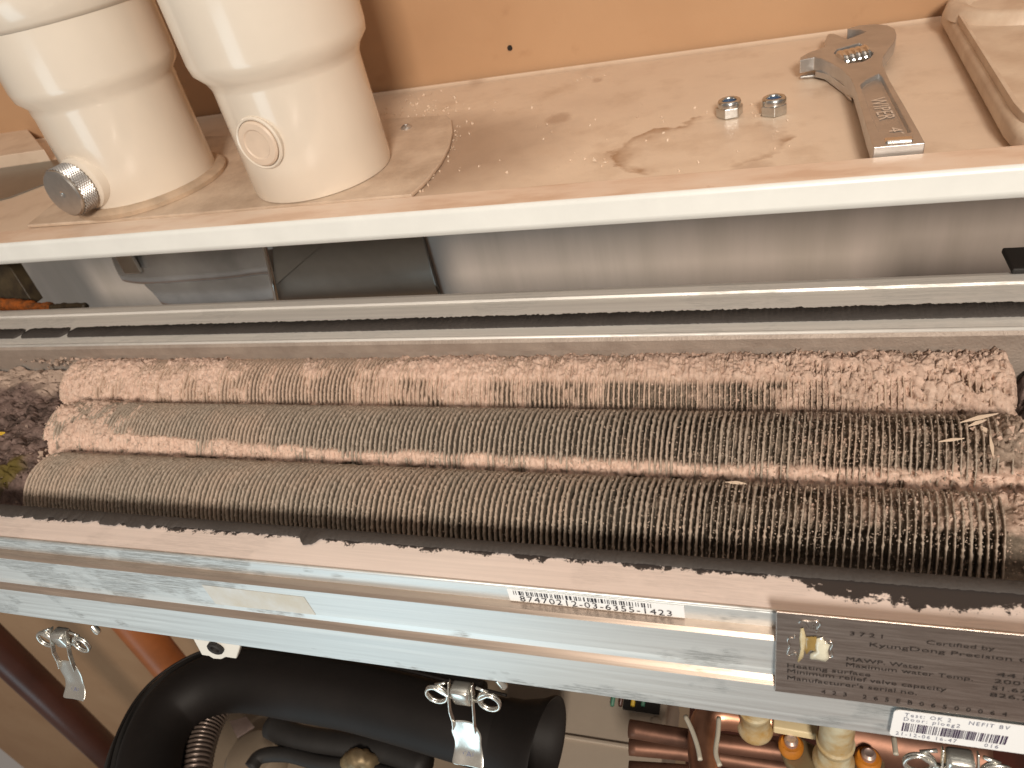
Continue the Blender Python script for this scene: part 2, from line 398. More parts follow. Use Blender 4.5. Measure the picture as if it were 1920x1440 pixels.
def smooth_path(P, n=8):
    P = [Vector(p) for p in P]; out = []
    Q = [2*P[0]-P[1]]+P+[2*P[-1]-P[-2]]
    for i in range(1, len(Q)-2):
        for k in range(n):
            t = k/n; a, b, c, d = Q[i-1], Q[i], Q[i+1], Q[i+2]
            out.append(.5*((2*b)+(c-a)*t+(2*a-5*b+4*c-d)*t*t+(3*b-a-3*c+d)*t**3))
    out.append(P[-1]); return out
def tube_me(name, P, r, n=14, M=None, closed=False, sq=None):
    P = [Vector(p) for p in P]; v = []; f = []; up = Vector((0, 0, 1)); prev = None
    for i, p in enumerate(P):
        if closed: t = (P[(i+1) % len(P)]-P[i-1]).normalized()
        else: t = (P[min(i+1, len(P)-1)]-P[max(i-1, 0)]).normalized()
        if prev is None:
            a = up.cross(t)
            if a.length < .1: a = Vector((1, 0, 0)).cross(t)
            a.normalize()
        else:
            a = prev-t*prev.dot(t); a.normalize()
        prev = a; b = t.cross(a); rr = r(i/(len(P)-1)) if callable(r) else r
        for k in range(n):
            an = 2*PI*k/n; v.append(p+a*math.cos(an)*rr+b*math.sin(an)*rr)
    m = len(P)
    for i in range(m if closed else m-1):
        i2 = (i+1) % m
        for k in range(n): f.append((i*n+k, i*n+(k+1) % n, i2*n+(k+1) % n, i2*n+k))
    if not closed: f.append(tuple(range(n))[::-1]); f.append(tuple(range((m-1)*n, m*n)))
    return mesh(name, v, f)
def tube(name, P, r, m, parent=None, n=14, sm=0, closed=False):
    if sm: P = smooth_path(P, sm)
    return link(name, tube_me(name, P, r, n, closed=closed), m, parent, smooth=True)
def join_vf(parts):
    V = []; Fs = []
    for v, f in parts:
        o = len(V); V += [tuple(p) for p in v]; Fs += [tuple(i+o for i in q) for q in f]
    return V, Fs
def text_on(name, s, origin, xdir, ydir, height, m, parent, width=None, align='LEFT', extr=.00005, bold=0., space=1.):
    cu = bpy.data.curves.new(name, 'FONT'); cu.body = s; cu.size = 1; cu.extrude = 0; cu.offset = 0; cu.space_character = space
    cu.resolution_u = 2
    t = bpy.data.objects.new('tmp_text', cu); COL.objects.link(t)
    bpy.context.view_layer.update()
    me = bpy.data.meshes.new_from_object(t.evaluated_get(bpy.context.evaluated_depsgraph_get()))
    bpy.data.objects.remove(t)
    co = np.array([v.co[:] for v in me.vertices]) if len(me.vertices) else np.zeros((0, 3))
    x0, x1 = co[:, 0].min(), co[:, 0].max(); capH = .69
    sy = height/capH; sx = (width/(x1-x0)) if width else sy
    X = Vector(xdir).normalized(); Y = Vector(ydir).normalized(); O = Vector(origin)
    for vtx in me.vertices:
        vtx.co = O+X*((vtx.co.x-x0)*sx)+Y*(vtx.co.y*sy)
    me.materials.clear(); me.name = name
    return link(name, me, m, parent)

# ================================================================== SETTING
wv, wf = box_vf(-2.2, 1.2, YW, YW+.05, -2.2, .9)
tag(link('wall', mesh('wall', wv, wf), M_wall), kind='structure')
fv, ff = box_vf(-2.2, 1.2, -.3, YW-.002, -2.25, -2.2)
tag(link('floor', mesh('floor', fv, ff), M_floor), kind='structure')
hp = onY(956, 90, YW)
hole = lathe('nail_hole', [(0, 0), (.0022, .0), (.0016, .0016), (0, .0016)], M_dark, None, 16, frame(hp, (0, -1, 0)))
tag(hole, 'small dark screw hole in the tan wall above the shelf', 'screw hole')

# ---- boiler casing: shelf with folded lip, back panel below it
XL, XR = -.95, .42
cas = empty('boiler_casing', (0, .40, ZS), 'long cream sheet metal boiler casing top with folded front lip below the wall', 'boiler casing')
p_in = onZ(960, 352, ZS+.009); p_fr = onZ(960, 386, ZS+.009); p_bt = onY(960, 437, p_fr.y-.002)
y_in, y_fr, z_bt = p_in.y, p_fr.y, p_bt.z
prof = [(YW-.003, ZS+.003), (YW-.008, ZS), (y_in+.004, ZS), (y_in, ZS+.009), (y_fr+.002, ZS+.0093), (y_fr+.0005, ZS+.0078), (y_fr, ZS+.004), (y_fr-.0015, z_bt+.003),
        (y_fr, z_bt), (y_fr+.004, z_bt-.001), (y_fr+.004, z_bt+.002), (y_fr+.010, ZS-.004), (YW-.003, ZS-.004)]
profile_x('shelf_sheet', prof, XL, XR, [M_shelf, M_lip, M_lipf], cas, [0, 0, 1, 1, 2, 2, 2, 2, 2, 2, 2, 0, 0], bevel=.0012, seg=3)
YP = .555
box('back_panel', XL, XR, YP, YP+.004, -.42, ZS-.006, M_panel, cas)
# folded seam on the back panel
s0 = onY(783, 452, YP); s1 = onY(822, 548, YP)
sx_ = (s0.x+s1.x)/2
box('panel_seam', sx_-.006, sx_+.006, YP-.006, YP-.0005, -.40, ZS-.0075, M_castd, cas, bevel=.001)
# left: raised white ledge and grey recess beyond the flues
def quadz(px, z): return [tuple(onZ(a, b, z))[:2] for a, b in px]
lp = quadz([(-60, 318), (92, 296), (40, 232), (-60, 236)], ZS+.004)
prism('rear_ledge', lp, ZS+.0005, ZS+.012, M_shelf, cas, bevel=.001)
lp = quadz([(-60, 392), (20, 372), (90, 345), (120, 300), (-60, 322)], ZS)
prism('recess_plate', lp, ZS+.0003, ZS+.0012, M_castd, cas)

# ================================================================== FLUES
C2 = onZ(608, 325, ZS+.003)          # right-hand pipe
C1 = onZ(288, 350, ZS+.003)
FR = .0460
def flue(C, label, r, h1, shoulder, r2, rings):
    e = empty('flue_pipe', (C.x, C.y, ZS), label, 'flue pipe', 'white flue pipes standing on the casing')
    z0 = ZS+.0035
    pr = [(r*.985, 0), (r, .003), (r*1.0, h1), (r*1.01, h1+.002), (r2-.006, h1+shoulder*.45), (r2-.001, h1+shoulder*.85), (r2, h1+shoulder+.004), (r2, h1+.28)]
    lathe('pipe_body', pr, M_pipe, e, 96, Matrix.Translation((C.x, C.y, z0)), 60)
    for (zz, dr) in rings:
        lathe('collar_ring', [(r2+.0003, zz), (r2+dr, zz+.003), (r2+dr, zz+.02), (r2+.0003, zz+.021)], M_pipe, e, 96, Matrix.Translation((C.x, C.y, z0)), 60)
    return e
f2 = flue(C2, 'white flue pipe with a round cream plug, nearer the wrench', FR, .066, .014, FR+.0085, [])
f1 = flue(C1, 'white flue pipe with a knurled silver screw knob at its foot, leftmost', FR*1.045, .066, .014, FR+.0085, [(.118, .004)])
tz = ZS+.0035
lathe('foot_ring', [(FR*1.045+.0003, 0), (FR+.0085, 0), (FR+.009, .003), (FR+.006, .0055), (FR*1.045+.0003, .0055)], M_ring, f1, 96, Matrix.Translation((C1.x, C1.y, ZS+.0032)), 50)
# plug on the right pipe: on the surface of the cylinder, found along the view line
def on_cyl(px, py, C, r):
    d = ray(px, py); a = d[0]**2+d[1]**2; b = -2*(d[0]*C.x+d[1]*C.y); c_ = C.x**2+C.y**2-r*r
    t = (-b-math.sqrt(b*b-4*a*c_))/(2*a); return Vector(d*t)
pp = on_cyl(487, 268, C2, FR); nn = Vector((pp.x-C2.x, pp.y-C2.y, 0)).normalized()
lathe('plug_ring', [(.0150, -.003), (.0158, .0006), (.0150, .0015), (.0140, .0012), (.0138, -.002)], M_pipe, f2, 48, frame(pp, nn), 50)
lathe('plug', [(.0134, -.002), (.0134, .0018), (.0124, .0028), (.0090, .0030), (.0082, .0024), (0, .0022)], M_plug, f2, 48, frame(pp, nn), 30)
kp = on_cyl(158, 342, C1, FR*1.045); kn = Vector((kp.x-C1.x, kp.y-C1.y, 0)).normalized()
lathe('knob_boss', [(.019, -.006), (.0175, .002), (.0150, .004), (0, .004)], M_pipe, f1, 48, frame(kp, kn), 40)
kr = .0160; kv = []; kf = []; n_k = 72; nz = 13
KM = frame(kp+kn*.0042, kn)
for j in range(nz):
    for i in range(n_k):
        dd_ = .00035*(1 if (i+j) % 2 else -1)
        kv.append(KM @ Vector(((kr+dd_)*math.cos(2*PI*i/n_k), (kr+dd_)*math.sin(2*PI*i/n_k), .0015+.0105*j/(nz-1))))
for j in range(nz-1):
    for i in range(n_k):
        a, b, c_, d_ = j*n_k+i, j*n_k+(i+1) % n_k, (j+1)*n_k+(i+1) % n_k, (j+1)*n_k+i
        kf += [(a, b, c_), (a, c_, d_)] if (i+j) % 2 else [(a, b, d_), (b, c_, d_)]
kb = link('knob_grip', mesh('knob_grip', kv, kf), M_steel, f1)
M_knobf = mat('turned_aluminium', (.62, .60, .57), .28, .95, var=.12, vscale=200)
lathe('knob_cap', [(kr-.0002, .012), (kr-.0004, .0134), (kr-.0014, .0142), (.0022, .0139), (.0012, .0130), (0, .0128)], M_knobf, f1, 64, KM, 35)
lathe('knob_skirt', [(kr-.003, -.003), (kr-.003, .002), (kr-.0004, .0016), (kr-.0004, .0012)], M_steel, f1, 48, KM, 35)

# flange plate under the flues
zp = ZS+.0004
out = [onZ(*p, zp+.003) for p in [(700, 223), (835, 214), (846, 222), (848, 245), (842, 272), (826, 302), (800, 335), (770, 363)]]
yb = out[-1].y
left = [(-.36, yb), (-.50, yb+.004), (-.52, .46), (-.50, .55), (out[0].x-.12, out[0].y+.0)]
fpl = empty('flange_plate', (-.27, .44, ZS), 'thin dusty cream flange plate with a curved edge under the white flue pipes', 'flange plate')
prism('plate', [(p.x, p.y) for p in out]+left, zp, zp+.0026, M_plate, fpl, bevel=.0008)
q = onZ(762, 239, zp+.003)
lathe('screw', [(.0042, 0), (.0042, .0008), (.0030, .0020), (.0012, .0023), (.0010, .0014), (0, .0014)], M_steel, fpl, 24, Matrix.Translation((q.x, q.y, zp+.0026)), 40)

# ================================================================== NUTS
def locknut(px, py, rot, label):
    C = onZ(px, py, ZS); e = empty('lock_nut', (C.x, C.y, ZS+.0002), label, 'nut', 'lock nuts on the shelf')
    s = .0078; H = .0062
    hexv = []; 
    for k in range(6):
        a = rot+k*PI/3; hexv.append((C.x+s*math.cos(a), C.y+s*math.sin(a)))
    prism('hex_body', hexv, ZS+.0003, ZS+H, M_nut, e, bevel=.0006, seg=3)
    lathe('collar', [(.0067, 0), (.0067, .0026), (.0062, .0036), (.0052, .0040), (.0043, .0036), (.0040, .0030), (.0040, .001)], M_nut, e, 40, Matrix.Translation((C.x, C.y, ZS+H-.0004)), 50)
    lathe('nylon_insert', [(.0040, .0022), (.0034, .0026), (.0028, .0022), (.0028, -.002)], M_blue, e, 32, Matrix.Translation((C.x, C.y, ZS+H-.0002)), 50)
    lathe('thread_hole', [(.0030, 0), (0, .0001)], M_dark, e, 24, Matrix.Translation((C.x, C.y, ZS+H+.0010)), 50)
locknut(1368, 217, .2, 'zinc lock nut with blue insert above the brown stain, left of the pair')
locknut(1451, 213, .55, 'zinc lock nut with blue insert closer to the adjustable wrench')

# ================================================================== WRENCH
wr = empty('adjustable_wrench', tuple(onZ(1620, 150, ZS)), 'satin chrome adjustable wrench lying on the shelf with its head towards the wall', 'wrench')
ZT = ZS+.0130
def wz(pts, z): return [tuple(onZ(a, b, z))[:2] for a, b in pts]
headp = [(1589, 53), (1612, 47), (1640, 44.5), (1665, 47), (1678, 54), (1681, 64), (1677, 78), (1664, 94), (1655, 108), (1655, 122),
         (1668, 150), (1695, 196), (1720, 240), (1736, 270), (1639, 281), (1627, 245), (1613, 195), (1602, 160), (1594, 145), (1578, 129), (1556, 116), (1540, 109),
         (1527, 107), (1500, 113), (1501, 107), (1516, 98), (1545, 88), (1575, 78), (1600, 69), (1625, 59), (1612, 55), (1589, 55)]
hp_ = [(a, max(b, y_in+.0015)) for a, b in wz(headp, ZT)]
me_pts = hp_
prism('wrench_body', me_pts, ZT-.0080, ZT, M_steel, wr, bevel=.0016, seg=3)
# lower cheek of the slotted jaw guide
lowp = [(1500, 110), (1527, 107), (1545, 109), (1556, 116), (1585, 136), (1592, 144), (1600, 150), (1590, 95), (1545, 90), (1516, 98)]
prism('jaw_guide', wz(lowp, ZT), ZS+.0006, ZT-.0105, M_steel, wr, bevel=.0007)
mp_ = [(1530, 110), (1556, 116), (1590, 140), (1600, 148), (1610, 110), (1560, 96)]
prism('jaw_web', wz(mp_, ZT), ZT-.0108, ZT-.0075, M_steel, wr)
jaw = [(1546, 86), (1545, 72), (1549, 63), (1556, 60), (1566, 62), (1588, 71), (1600, 76), (1590, 84), (1560, 92)]
prism('movable_jaw', wz([(a+2, b+3) for a, b in jaw], ZT-.004), ZS+.002, ZT-.0035, M_steel, wr, bevel=.001)
# window with the knurled screw
win = [(1563, 99), (1569, 92), (1612, 80), (1622, 85), (1639, 99), (1632, 108), (1618, 115), (1590, 119)]
prism('screw_window', wz(win, ZT+.0003), ZT-.0001, ZT+.0002, M_dark, wr)
a = onZ(1572, 107, ZT+.0006); b = onZ(1628, 94, ZT+.0006)
ax = (b-a); Ln = ax.length
prs = [(0.0001, 0)]
nth = 5
for k in range(nth):
    z0_ = Ln*k/nth; prs += [(.0058, z0_+Ln*.02), (.0074, z0_+Ln*.05), (.0074, z0_+Ln*.12), (.0055, z0_+Ln*.17)]
prs += [(.0001, Ln)]
sm_ = lathe_me('knurl_screw', prs, 36, frame(Vector((a.x, a.y, ZT-.0035)), ax)); link('knurl_screw', sm_, M_steelp, wr, smooth=True); sm_.set_sharp_from_angle(angle=R(35))
# sunk panel of the handle: raised frame round a dark floor
panel = [(1611, 158), (1622, 148), (1648, 136), (1655, 142), (1672, 175), (1712, 248), (1701, 251), (1648, 249), (1636, 225)]
M_sunk = mat('sunk_satin_steel', (.42, .37, .33), .42, 1., var=.25, vscale=70)
def rim_strip(name, pts, wdt, z0, z1, m, parent):
    P = [Vector(p) for p in pts]; c0 = sum(P, Vector((0, 0)))/len(P); n = len(P); v = []; f = []
    for p in P:
        i_ = p+(c0-p).normalized()*wdt
        v += [(p.x, p.y, z0), (p.x, p.y, z0+.0004), (i_.x, i_.y, z1)]
    for k in range(n):
        j = (k+1) % n
        f += [(k*3, j*3, j*3+1, k*3+1), (k*3+1, j*3+1, j*3+2, k*3+2)]
    f.append(tuple(k*3+2 for k in range(n)))
    return link(name, mesh(name, v, f), m, parent)
# the panel: an inset formed by booleaning a shallow pocket into the body
def cut(o, pts, z0, z1, smooth=0):
    n = len(pts); v = [(p[0], p[1], z0) for p in pts]+[(p[0], p[1], z1) for p in pts]
    c0 = np.mean(np.array(pts), axis=0)
    for k in range(n): v[k] = (c0[0]+(v[k][0]-c0[0])*.88, c0[1]+(v[k][1]-c0[1])*.95, z0)
    f = [tuple(range(n))[::-1], tuple(range(n, 2*n))]+[(i, (i+1) % n, n+(i+1) % n, n+i) for i in range(n)]
    c = bpy.data.objects.new('tmp_cutter', mesh('tmp_cutter', v, f)); COL.objects.link(c)
    bpy.context.view_layer.update()
    c.matrix_world = Matrix()
    md = o.modifiers.new('cut', 'BOOLEAN'); md.operation = 'DIFFERENCE'; md.object = c; md.solver = 'EXACT'
    bpy.context.view_layer.update()
    return c
wb = [o for o in wr.children if o.name.startswith('wrench_body')][0]
tmp = []
b0 = wb.modifiers; 
while len(b0): b0.remove(b0[0])
tmp.append(cut(wb, wz(panel, ZT), ZT-.0028, ZT+.002)); tmp.append(cut(wb, wz(win, ZT), ZT-.02, ZT+.002))
dg = bpy.context.evaluated_depsgraph_get(); bpy.context.view_layer.update()
nm = bpy.data.meshes.new_from_object(wb.evaluated_get(bpy.context.evaluated_depsgraph_get()))
while len(wb.modifiers): wb.modifiers.remove(wb.modifiers[0])
wb.data = nm
for t in tmp: bpy.data.objects.remove(t)
bv = wb.modifiers.new('bevel', 'BEVEL'); bv.width = .0009; bv.segments = 3; bv.limit_method = 'ANGLE'; bv.angle_limit = R(40)
nm.shade_smooth(); wn = wb.modifiers.new('wn', 'WEIGHTED_NORMAL')
for o in list(wr.children):
    if o.name.startswith('screw_window'): o.data.transform(Matrix.Translation((0, 0, -.0102)))
# raised lettering
ta = onZ(1626, 158, ZT-.0028); tb = onZ(1672, 250, ZT-.0028); xd = (tb-ta); xd.z = 0
yd = Vector((0, 0, 1)).cross(xd.normalized())
text_on('lettering', 'WIPER', onZ(1630, 185, ZT-.0024), xd, yd, .0075, M_letter, wr, width=.032, bold=.02)
text_on('lettering', '42', onZ(1664, 240, ZT-.0024), xd, yd, .0058, M_letter, wr, width=.012, bold=.02)
text_on('stamp', '4', onZ(1545, 133, ZT-.010), (1, 0, 0), (0, .3, 1), .004, M_engr, wr)
lab_c = wz([(1657, 261), (1711, 258), (1713, 265), (1660, 269)], ZT+.0001)
prism('end_boss', lab_c, ZT-.001, ZT+.0012, M_steelp, wr, bevel=.001)

# ================================================================== COVER at the right
cv = empty('cover_box', tuple(onZ(1880, 120, ZS)), 'dusty cream rectangular cover with raised rim at the shelf end beside the wrench', 'cover')
z_c = ZS+.013
outer = wz([(1768, 14), (1780, 2), (1800, -12), (2100, -60), (2250, 160), (1990, 250), (1935, 250), (1905, 236), (1886, 215)], z_c)
prism('cover_body', outer, ZS+.0005, z_c, M_cover, cv, bevel=.0045, seg=4)
inner = wz([(1803, 6), (2090, -50), (2180, 130), (1960, 205), (1925, 190)], z_c+.004)
def ringwall(name, pts, wdt, z0, z1, m, parent):
    P = [Vector(p) for p in pts]; n = len(P); c0 = sum(P, Vector((0, 0)))/n
    I = [p+(c0-p).normalized()*wdt for p in P]
    v = [(p.x, p.y, z0) for p in P]+[(p.x, p.y, z1) for p in P]+[(p.x, p.y, z1) for p in I]+[(p.x, p.y, z0) for p in I]
    f = []
    for k in range(n):
        j = (k+1) % n
        f += [(k, j, n+j, n+k), (n+k, n+j, 2*n+j, 2*n+k), (2*n+k, 2*n+j, 3*n+j, 3*n+k)]
    return link(name, mesh(name, v, f), m, parent, bevel=.0012, seg=3)
ringwall('cover_rim', wz([(1778, 12), (1790, 2), (2090, -50), (2235, 160), (1985, 240), (1940, 240), (1915, 228), (1898, 210)], z_c), .007, z_c-.001, z_c+.004, M_cover, cv)
bc = onZ(1915, 10, z_c)
lathe('round_boss', [(.042, 0), (.040, .006), (.036, .008), (.030, .006), (.028, .002), (0, .002)], M_cover, cv, 64, Matrix.Translation((bc.x, bc.y, z_c-.0005)), 50)

# chips on the shelf
def chips(name, centres, m, seed, smin, smax, flat=.5):
    rs = np.random.default_rng(seed); V = []; Fc = []
    base = np.array([[1, 0, 0], [-1, 0, 0], [0, 1, 0], [0, -1, 0], [0, 0, 1], [0, 0, -1]], float)
    fb = [(0, 2, 4), (2, 1, 4), (1, 3, 4), (3, 0, 4), (2, 0, 5), (1, 2, 5), (3, 1, 5), (0, 3, 5)]
    for c in centres:
        s = rs.uniform(smin, smax); q = base*(rs.uniform(.45, 1.0, 3))*s; q[:, 2] *= flat
        q += rs.normal(0, .18*s, q.shape)
        ang = rs.uniform(0, 6.28, 3)*np.array([.3, .3, 1]) if flat < .8 else rs.uniform(0, 6.28, 3)
        Rm = np.array(Euler(ang).to_matrix()); q = q @ Rm.T+np.array(c)
        o = len(V)*6; V.append(q); Fc += [tuple(i+o for i in t) for t in fb]
    V = np.concatenate(V); me = bpy.data.meshes.new(name); me.from_pydata(V.tolist(), [], Fc); me.update()
    return me
cc = []
for k in range(70):
    p = onZ(random.gauss(790, 45), random.gauss(200, 16), ZS+.0006); cc.append((p.x, min(p.y, YW-.006), ZS+.0010))
for k in range(34):
    t = random.random(); p = onZ(852-75*t*t+random.gauss(6, 4), 235+125*t, ZS+.0006); cc.append((p.x, p.y, ZS+.0008))
for k in range(16):
    p = onZ(random.gauss(1112, 18), random.choice([150, 305])+random.gauss(0, 5), ZS); cc.append((p.x, p.y, ZS+.0008))
for k in range(60):
    p = onZ(random.uniform(720, 1500), random.uniform(190, 330), ZS)
    if p.y < .59 and p.y > y_in+.01: cc.append((p.x, p.y, ZS+.0004))
tag(link('paint_crumbs', chips('paint_crumbs', cc, M_chip, 3, .0005, .0016), M_chip), 'tiny cream crumbs scattered on the shelf beside the flange plate', 'crumbs', kind='stuff')

# ================================================================== PRESSED HOUSING under the shelf
hs = empty('fan_housing', tuple(onY(480, 560, .42)), 'grey pressed aluminium housing with rounded corners tucked under the casing lip', 'housing')
def loft(name, rows, m, parent, closed=False, sub=1):
    n = len(rows[0]); v = [tuple(p) for r in rows for p in r]; f = []
    for i in range(len(rows)-1):
        for k in range(n-1): f.append((i*n+k, i*n+k+1, (i+1)*n+k+1, (i+1)*n+k))
    o = link(name, mesh(name, v, f), m, parent, smooth=True)
    if sub: s = o.modifiers.new('s', 'SUBSURF'); s.levels = 2; s.render_levels = 2
    return o
YH = .43
# upper tray: front skirt with rolled lower edge
def P3(px, py, y): return onY(px, py, y)
top = [(186, 430), (240, 430), (300, 428), (380, 425), (440, 420), (492, 415), (510, 414)]
r0 = [P3(a, b, YH) for a, b in [(196, 440), (240, 440), (300, 435), (380, 430), (440, 425), (480, 420), (493, 418)]]
r1 = [P3(a, b, YH-.004) for a, b in [(212, 497), (240, 500), (300, 497), (380, 490), (440, 486), (480, 480), (500, 478)]]
r2 = [P3(a, b, YH-.004) for a, b in [(228, 526), (250, 532), (300, 532), (380, 526), (440, 522), (478, 514), (508, 510)]]
r3 = [P3(a, b, YH+.004) for a, b in [(238, 534), (258, 538), (300, 537), (380, 531), (440, 527), (480, 520), (512, 524)]]
r4 = [p+Vector((0, .05, .0)) for p in r3]
loft('upper_tray', [r0, r1, r2, r3, r4], M_cast, hs)
r0 = [P3(a, b, YH+.003) for a, b in [(262, 530), (285, 530), (340, 526), (420, 520), (470, 510), (500, 505), (516, 500)]]
r1 = [P3(a, b, YH+.002) for a, b in [(288, 548), (300, 552), (350, 550), (420, 547), (480, 543), (508, 540), (520, 538)]]
r2 = [P3(a, b, YH+.004) for a, b in [(302, 570), (315, 574), (350, 575), (420, 573), (480, 570), (508, 567), (520, 564)]]
r3 = [P3(a, b, YH+.012) for a, b in [(312, 577), (325, 580), (350, 581), (420, 579), (480, 577), (508, 574), (522, 571)]]
r4 = [p+Vector((0, .06, 0)) for p in r3]
loft('lower_sump', [r0, r1, r2, r3, r4], M_cast, hs)
r0 = [P3(a, b, YH-.001) for a, b in [(508, 420), (560, 420), (640, 415), (720, 410), (782, 405)]]
r1 = [P3(a, b, YH) for a, b in [(512, 500), (560, 498), (640, 494), (720, 488), (800, 478)]]
r2 = [P3(a, b, YH+.002) for a, b in [(518, 560), (560, 560), (640, 556), (720, 552), (818, 546)]]
r3 = [P3(a, b, YH+.02) for a, b in [(520, 578), (560, 577), (640, 572), (720, 566), (826, 560)]]
r4 = [p+Vector((-.012, .03, 0)) for p in r3]
loft('side_cover', [r0, r1, r2, r3, r4], M_castd, hs)
tube('weld_rib', [P3(484, 425, YH-.006), P3(498, 470, YH-.006), P3(512, 530, YH-.005), P3(520, 568, YH-.001)], .0020, M_steelp, hs, 10, 6)
g0 = P3(516, 535, YH-.003); g1 = P3(600, 462, YH-.003); g2 = P3(512, 465, YH-.003)
link('gusset', mesh('gusset', [g0, g1, g1+Vector((.02, 0, .03)), g2+Vector((0, 0, .03)), g2], [(0, 1, 2, 3, 4)]), M_castd, hs)
cl = P3(240, 492, YH-.009)
box('clip', cl.x-.009, cl.x+.007, cl.y-.001, cl.y+.003, cl.z-.010, cl.z+.012, M_steelp, hs, bevel=.001)
# rusty bracket at the left
rb = empty('rusty_bracket', tuple(onY(40, 570, .42)), 'rusty orange and brown metal bracket at the far left behind the frame', 'bracket')
q = [P3(-80, 480, .44), P3(18, 500, .44), P3(64, 572, .43), P3(-80, 590, .43)]
link('bracket_plate', mesh('bracket_plate', q+[p+Vector((0, .012, 0)) for p in q], [(0, 1, 2, 3), (7, 6, 5, 4), (0, 4, 5, 1), (1, 5, 6, 2), (2, 6, 7, 3), (3, 7, 4, 0)]), M_olive, rb, bevel=.001)
def lumpy(name, path, rad, m, parent, amp=.35, seed=1, n=14, sm=10):
    P = smooth_path(path, sm); me = tube_me(name, P, rad, n); rs = np.random.default_rng(seed)
    nv = len(me.vertices); co = np.zeros(nv*3); me.vertices.foreach_get('co', co); co = co.reshape(-1, 3)
    nr = np.zeros(nv*3); me.vertices.foreach_get('normal', nr); nr = nr.reshape(-1, 3)
    k = fbm(co[:, 0]*300+seed*9, co[:, 2]*300+co[:, 1]*200, seed, 3)-.5
    co += nr*(k*2*amp*(rad if not callable(rad) else rad(.5)))[:, None]
    me.vertices.foreach_set('co', co.ravel()); me.update()
    return link(name, me, m, parent, smooth=True)
lumpy('rust_crust', [P3(-60, 572, .415), P3(20, 572, .415), P3(70, 578, .412), P3(95, 579, .412)], .0055, M_rust, rb, .45, 5)
lumpy('rust_tip', [P3(80, 578, .414), P3(115, 575, .414), P3(160, 573, .414)], .0028, M_olive, rb, .7, 8)

# ================================================================== HEAT EXCHANGER
YF = .157
hx = empty('heat_exchanger', (-.15, .24, -.29), 'long open aluminium heat exchanger with three scaled rows of fins below the casing lip', 'heat exchanger')
X0, X1 = -.72, .30
def zAt(y, py, px=960): return onY(px, py, y).z
def yAt(z, py, px=960): return onZ(px, py, z).y
# front frame: stepped extrusion
zb1 = zAt(YF, 1126)                       # bottom of the first face
y2 = yAt(zb1-.0002, 1146)                 # first ledge comes forward
zb2 = zAt(y2, 1204); y3 = yAt(zb2-.0012, 1222)
zb3 = zAt(y3, 1281)
yin = .1775
prof = [(yin, ZE), (YF+.0006, ZE), (YF, ZE-.0008), (YF, zb1), (y2+.0012, zb1), (y2, zb1-.0012), (y2, zb2+.003), (y2-.0008, zb2+.0005), (y3+.0010, zb2-.0008), (y3, zb2-.002),
        (y3, zb3), (y3+.004, zb3), (y3+.006, zb3+.006), (yin-.003, zb3+.006), (yin, ZE-.004)]
profile_x('front_frame', prof, X0, X1, [M_flangef, M_alface, M_albot, M_ledge], hx, [0, 1, 1, 3, 3, 1, 1, 3, 3, 1, 1, 2, 2, 2, 2])
tube('ledge_edge', [(X0, YF+.0003, ZE+.0001), (X1, YF+.0003, ZE+.0001)], .0006, M_alface, hx, 8)
# front gasket: flat black strip with a ragged edge, lying on the flange
def ragged_strip(name, x0, x1, yc0, yc1, z, th, seed, amp0, amp1, m, parent, n=2600, edge0=None, edge1=None, gaps=()):
    xs = np.linspace(x0, x1, n); e0 = yc0+amp0*(fbm(xs*900, xs*0+3, seed, 4)-.5)*2; e1 = yc1+amp1*(fbm(xs*700, xs*0+9, seed+4, 5)-.5)*2
    if edge0 is not None: e0 = e0+edge0(xs)
    if edge1 is not None: e1 = e1+edge1(xs)
    for (gx, gw) in gaps:
        k = np.exp(-((xs-gx)/gw)**2); mid = (e0+e1)/2; e0 = e0+(mid-e0)*k*.92; e1 = e1+(mid-e1)*k*.92
    v = []; f = []
    for i in range(n):
        a_, b_ = e0[i], e1[i]; v += [(xs[i], a_, z), (xs[i], a_+.0004*(1 if b_ > a_ else -1), z+th), (xs[i], b_-.0004*(1 if b_ > a_ else -1), z+th), (xs[i], b_, z)]
    for i in range(n-1):
        for k in range(3): f.append((i*4+k, i*4+k+1, (i+1)*4+k+1, (i+1)*4+k))
    return link(name, mesh(name, v, f), m, parent, smooth=True)
pxr3 = lambda xs: np.array([proj((x, .1745, ZE))[0] for x in xs])
yg0 = .1718
def fr_edge(xs):
    px = pxr3(xs)
    e = -.0012*np.exp(-((px-1640)/170)**2)*0 
    e = e-.0036*np.exp(-((px-588)/16)**4)*(.8+.4*fbm(xs*2000, xs*0, 73, 3))
    e = e-.0022*(1-sst(300, 360, px))*sst(.3, .6, fbm(xs*300, xs*0, 77, 4))
    return e
ragged_strip('front_gasket', X0, X1, yg0, yin-.0004, ZE+.0003, .0006, 11, .0004, .0001, M_gasket, hx, edge0=fr_edge)

